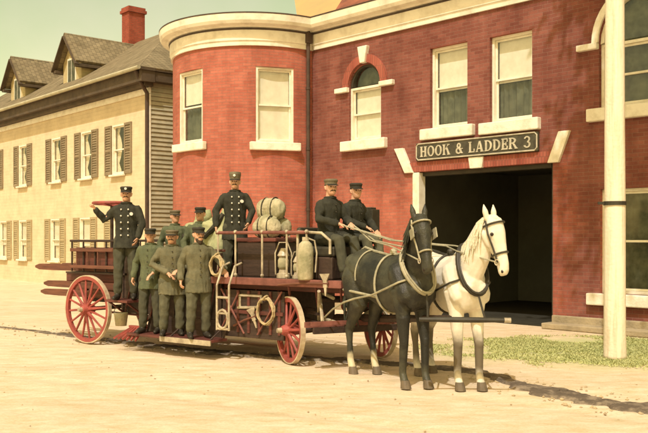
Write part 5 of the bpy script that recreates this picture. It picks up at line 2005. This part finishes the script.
    mb.tube(ring2, .011, 8, closed=True)
    obj('hames', mb, M[strap], col_)
    band(.12, .014, tack, 'girth_strap')
    band(-.36, .010, strap, 'hip_strap', a0=-10, a1=190)
    mb = MB()                                            # breeching round the quarters
    pts = [Vector((.12, .28 * wd, 1.02))]
    for i in range(17):
        t = R(90 + 180 * i / 16)
        pts.append(Vector((-.50 + .36 * math.cos(t), (.285 * wd + .02) * math.sin(t), 1.06)))
    pts.append(Vector((.12, -.28 * wd, 1.02)))
    mb.tube(pts, .016, 8)
    obj('breeching', mb, M[strap], body)
    for sd in (-1, 1):
        mb = MB()
        mb.tube([(.70, sd * .12, 1.26), (.62, sd * .25, 1.21), (.45, sd * .295, 1.14), (.1, sd * .285, 1.04), (-.3, sd * .305, .97), (-.55, sd * .315, .91), (-.85, sd * .31, .80), (-1.12, sd * .28, .68)], .012, 6)
        obj('trace', mb, M[strap], body)
    mb = MB()                                            # back strap along the spine
    pts = [(x, 0, trunk_at(x)[1] + trunk_at(x)[3] + .012) for x in (-.70, -.55, -.3, 0, .25, .42)]
    mb.tube(pts, .016, 6)
    mb.ball((.12, 0, trunk_at(.12)[1] + trunk_at(.12)[3] + .04), .045, 8, 5)
    obj('back_strap', mb, M[tack], body)
    # bridle
    mb = MB()

    def hring(t, o):
        i = max(k for k in range(len(prof)) if prof[k][0] <= t)
        j = min(i + 1, len(prof) - 1)
        k = 0 if i == j else (t - prof[i][0]) / (prof[j][0] - prof[i][0])
        w, h, off = [prof[i][q] * (1 - k) + prof[j][q] * k for q in (1, 2, 3)]
        return [PH + HR @ (hd * t + fr * (off + .02) + Vector((0, (w + o) * math.cos(u), 0)) + fr * ((h + o) * math.sin(u))) for u in [2 * math.pi * q / 18 for q in range(18)]]
    mb.tube(hring(.38, .008), .011, 6, closed=True)
    mb.tube(hring(.05, .012), .011, 6, closed=True)
    bit = {}
    for sd in (-1, 1):
        q = [PH + HR @ (hd * t + fr * .02 + Vector((0, sd * w, 0))) for t, w in ((.0, .098), (.15, .112), (.30, .085), (.38, .075), (.47, .066))]
        mb.tube(q, .010, 6)
        bit[sd] = q[-1]
    br = obj('bridle', mb, M[tack], body)
    for sd in (-1, 1) if blinkers else ():
        mb = MB()
        c = PH + HR @ (hd * .17 + fr * .05 + Vector((0, sd * .125, 0)))
        ux, uy = HR @ (hd * .055), HR @ (fr * .06)
        o_ = HR @ Vector((0, sd * .006, 0))
        mb.add([c - ux - uy + o_, c + ux - uy + o_, c + ux + uy + o_ * 3, c - ux + uy + o_ * 3, c - ux - uy - o_, c + ux - uy - o_, c + ux + uy + o_, c - ux + uy + o_],
               [(0, 1, 2, 3), (7, 6, 5, 4), (0, 4, 5, 1), (1, 5, 6, 2), (2, 6, 7, 3), (3, 7, 4, 0)])
        obj('blinker', mb, M[tack], br)
    for sd in (-1, 1):
        mb = MB()
        mb.tube([bit[sd] + HR @ (Vector((0, sd * .01, 0)) + hd * (.03 * math.cos(u)) + fr * (.03 * math.sin(u))) for u in [2 * math.pi * i / 12 for i in range(12)]], .006, 6, closed=True)
        obj('bit_ring', mb, M['brass'], br)
    mw = Matrix.Translation(loc) @ Matrix.Rotation(ang, 4, 'Z') @ Matrix.Scale(scale, 4)
    return {'body': body, 'bit': {s_: mw @ bit[s_] for s_ in bit}, 'pad': {s_: mw @ Vector((.12, s_ * .06, 1.56)) for s_ in (-1, 1)}, 'low': mw @ N(cc - up * .32), 'hame': {s_: mw @ N(cc + Vector((0, s_ * .15, 0)) + up * .2) for s_ in (-1, 1)}}


def hplace(front, heading):
    h_ = Vector((heading[0], heading[1], 0)).normalized()
    return tuple(Vector((front[0], front[1], 0)) - h_ * .60), math.atan2(h_.y, h_.x)


l1, a1 = hplace((1.05, 9.72), (.46, -.89))
HB = horse(l1, a1, 'black horse in pale harness hitched nearest the wagon seat', 'horse_black', 'mane_black', 'strap_pale', -.42, .25, poll=(.93, 1.90), headdir=(.34, -.94),
           legs={('f', 1): .03, ('f', -1): -.06, ('h', 1): .08, ('h', -1): -.05}, tack='strap_pale', wd=.90)
l2, a2 = hplace((1.64, 9.60), (.30, -.95))
HW = horse(l2, a2, 'white horse in dark harness standing before the engine doorway', 'horse_white', 'mane_white', 'leather', .22, .18, poll=(.93, 1.89), headdir=(.30, -.955),
           legs={('f', 1): .04, ('f', -1): -.03, ('h', 1): -.08, ('h', -1): .06}, wd=.86, blinkers=False)

# reins from the driver's hands over the backs to the bits
RE = empty('reins', (DR1.location.x, DR1.location.y, SEAT))
tag(RE, 'pale leather reins running from the driver to both horses', 'reins')
hands = Matrix.Translation(DR1.location) @ Matrix.Rotation(ANG_T - .25, 4, 'Z') @ Matrix.Scale(.98, 4)
for H_, m in ((HB, 1), (HW, -1)):
    for sd in (-1, 1):
        h0 = hands @ Vector((.43, .10 * m, .285))
        mb = MB()
        P_ = [h0, h0.lerp(H_['pad'][sd], .5) + Vector((0, 0, -.04)), H_['pad'][sd] + Vector((0, 0, .06)), H_['hame'][sd] + Vector((0, 0, .03)), H_['bit'][sd]]
        P_ = [p - RE.location for p in P_]
        mb.tube(P_, .009, 6)
        obj('rein', mb, M['strap_pale'], RE)

for H_, wy in ((HB, ya), (HW, yb)):                   # straps from the collars down to the neck yoke
    b_ = H_['body']
    inv = (Matrix.Translation(b_.location) @ Matrix.Rotation(b_.rotation_euler[2], 4, 'Z')).inverted()
    k_ = .10 if H_ is HB else .22
    p1 = TR.matrix_basis @ (wy + ((yb if H_ is HB else ya) - wy) * k_)
    p0 = H_['low']
    mb = MB()
    mb.tube([inv @ p0, inv @ (p0.lerp(p1, .5) + Vector((0, -.04, -.03))), inv @ p1], .012, 6)
    obj('yoke_strap', mb, M['leather'], b_)
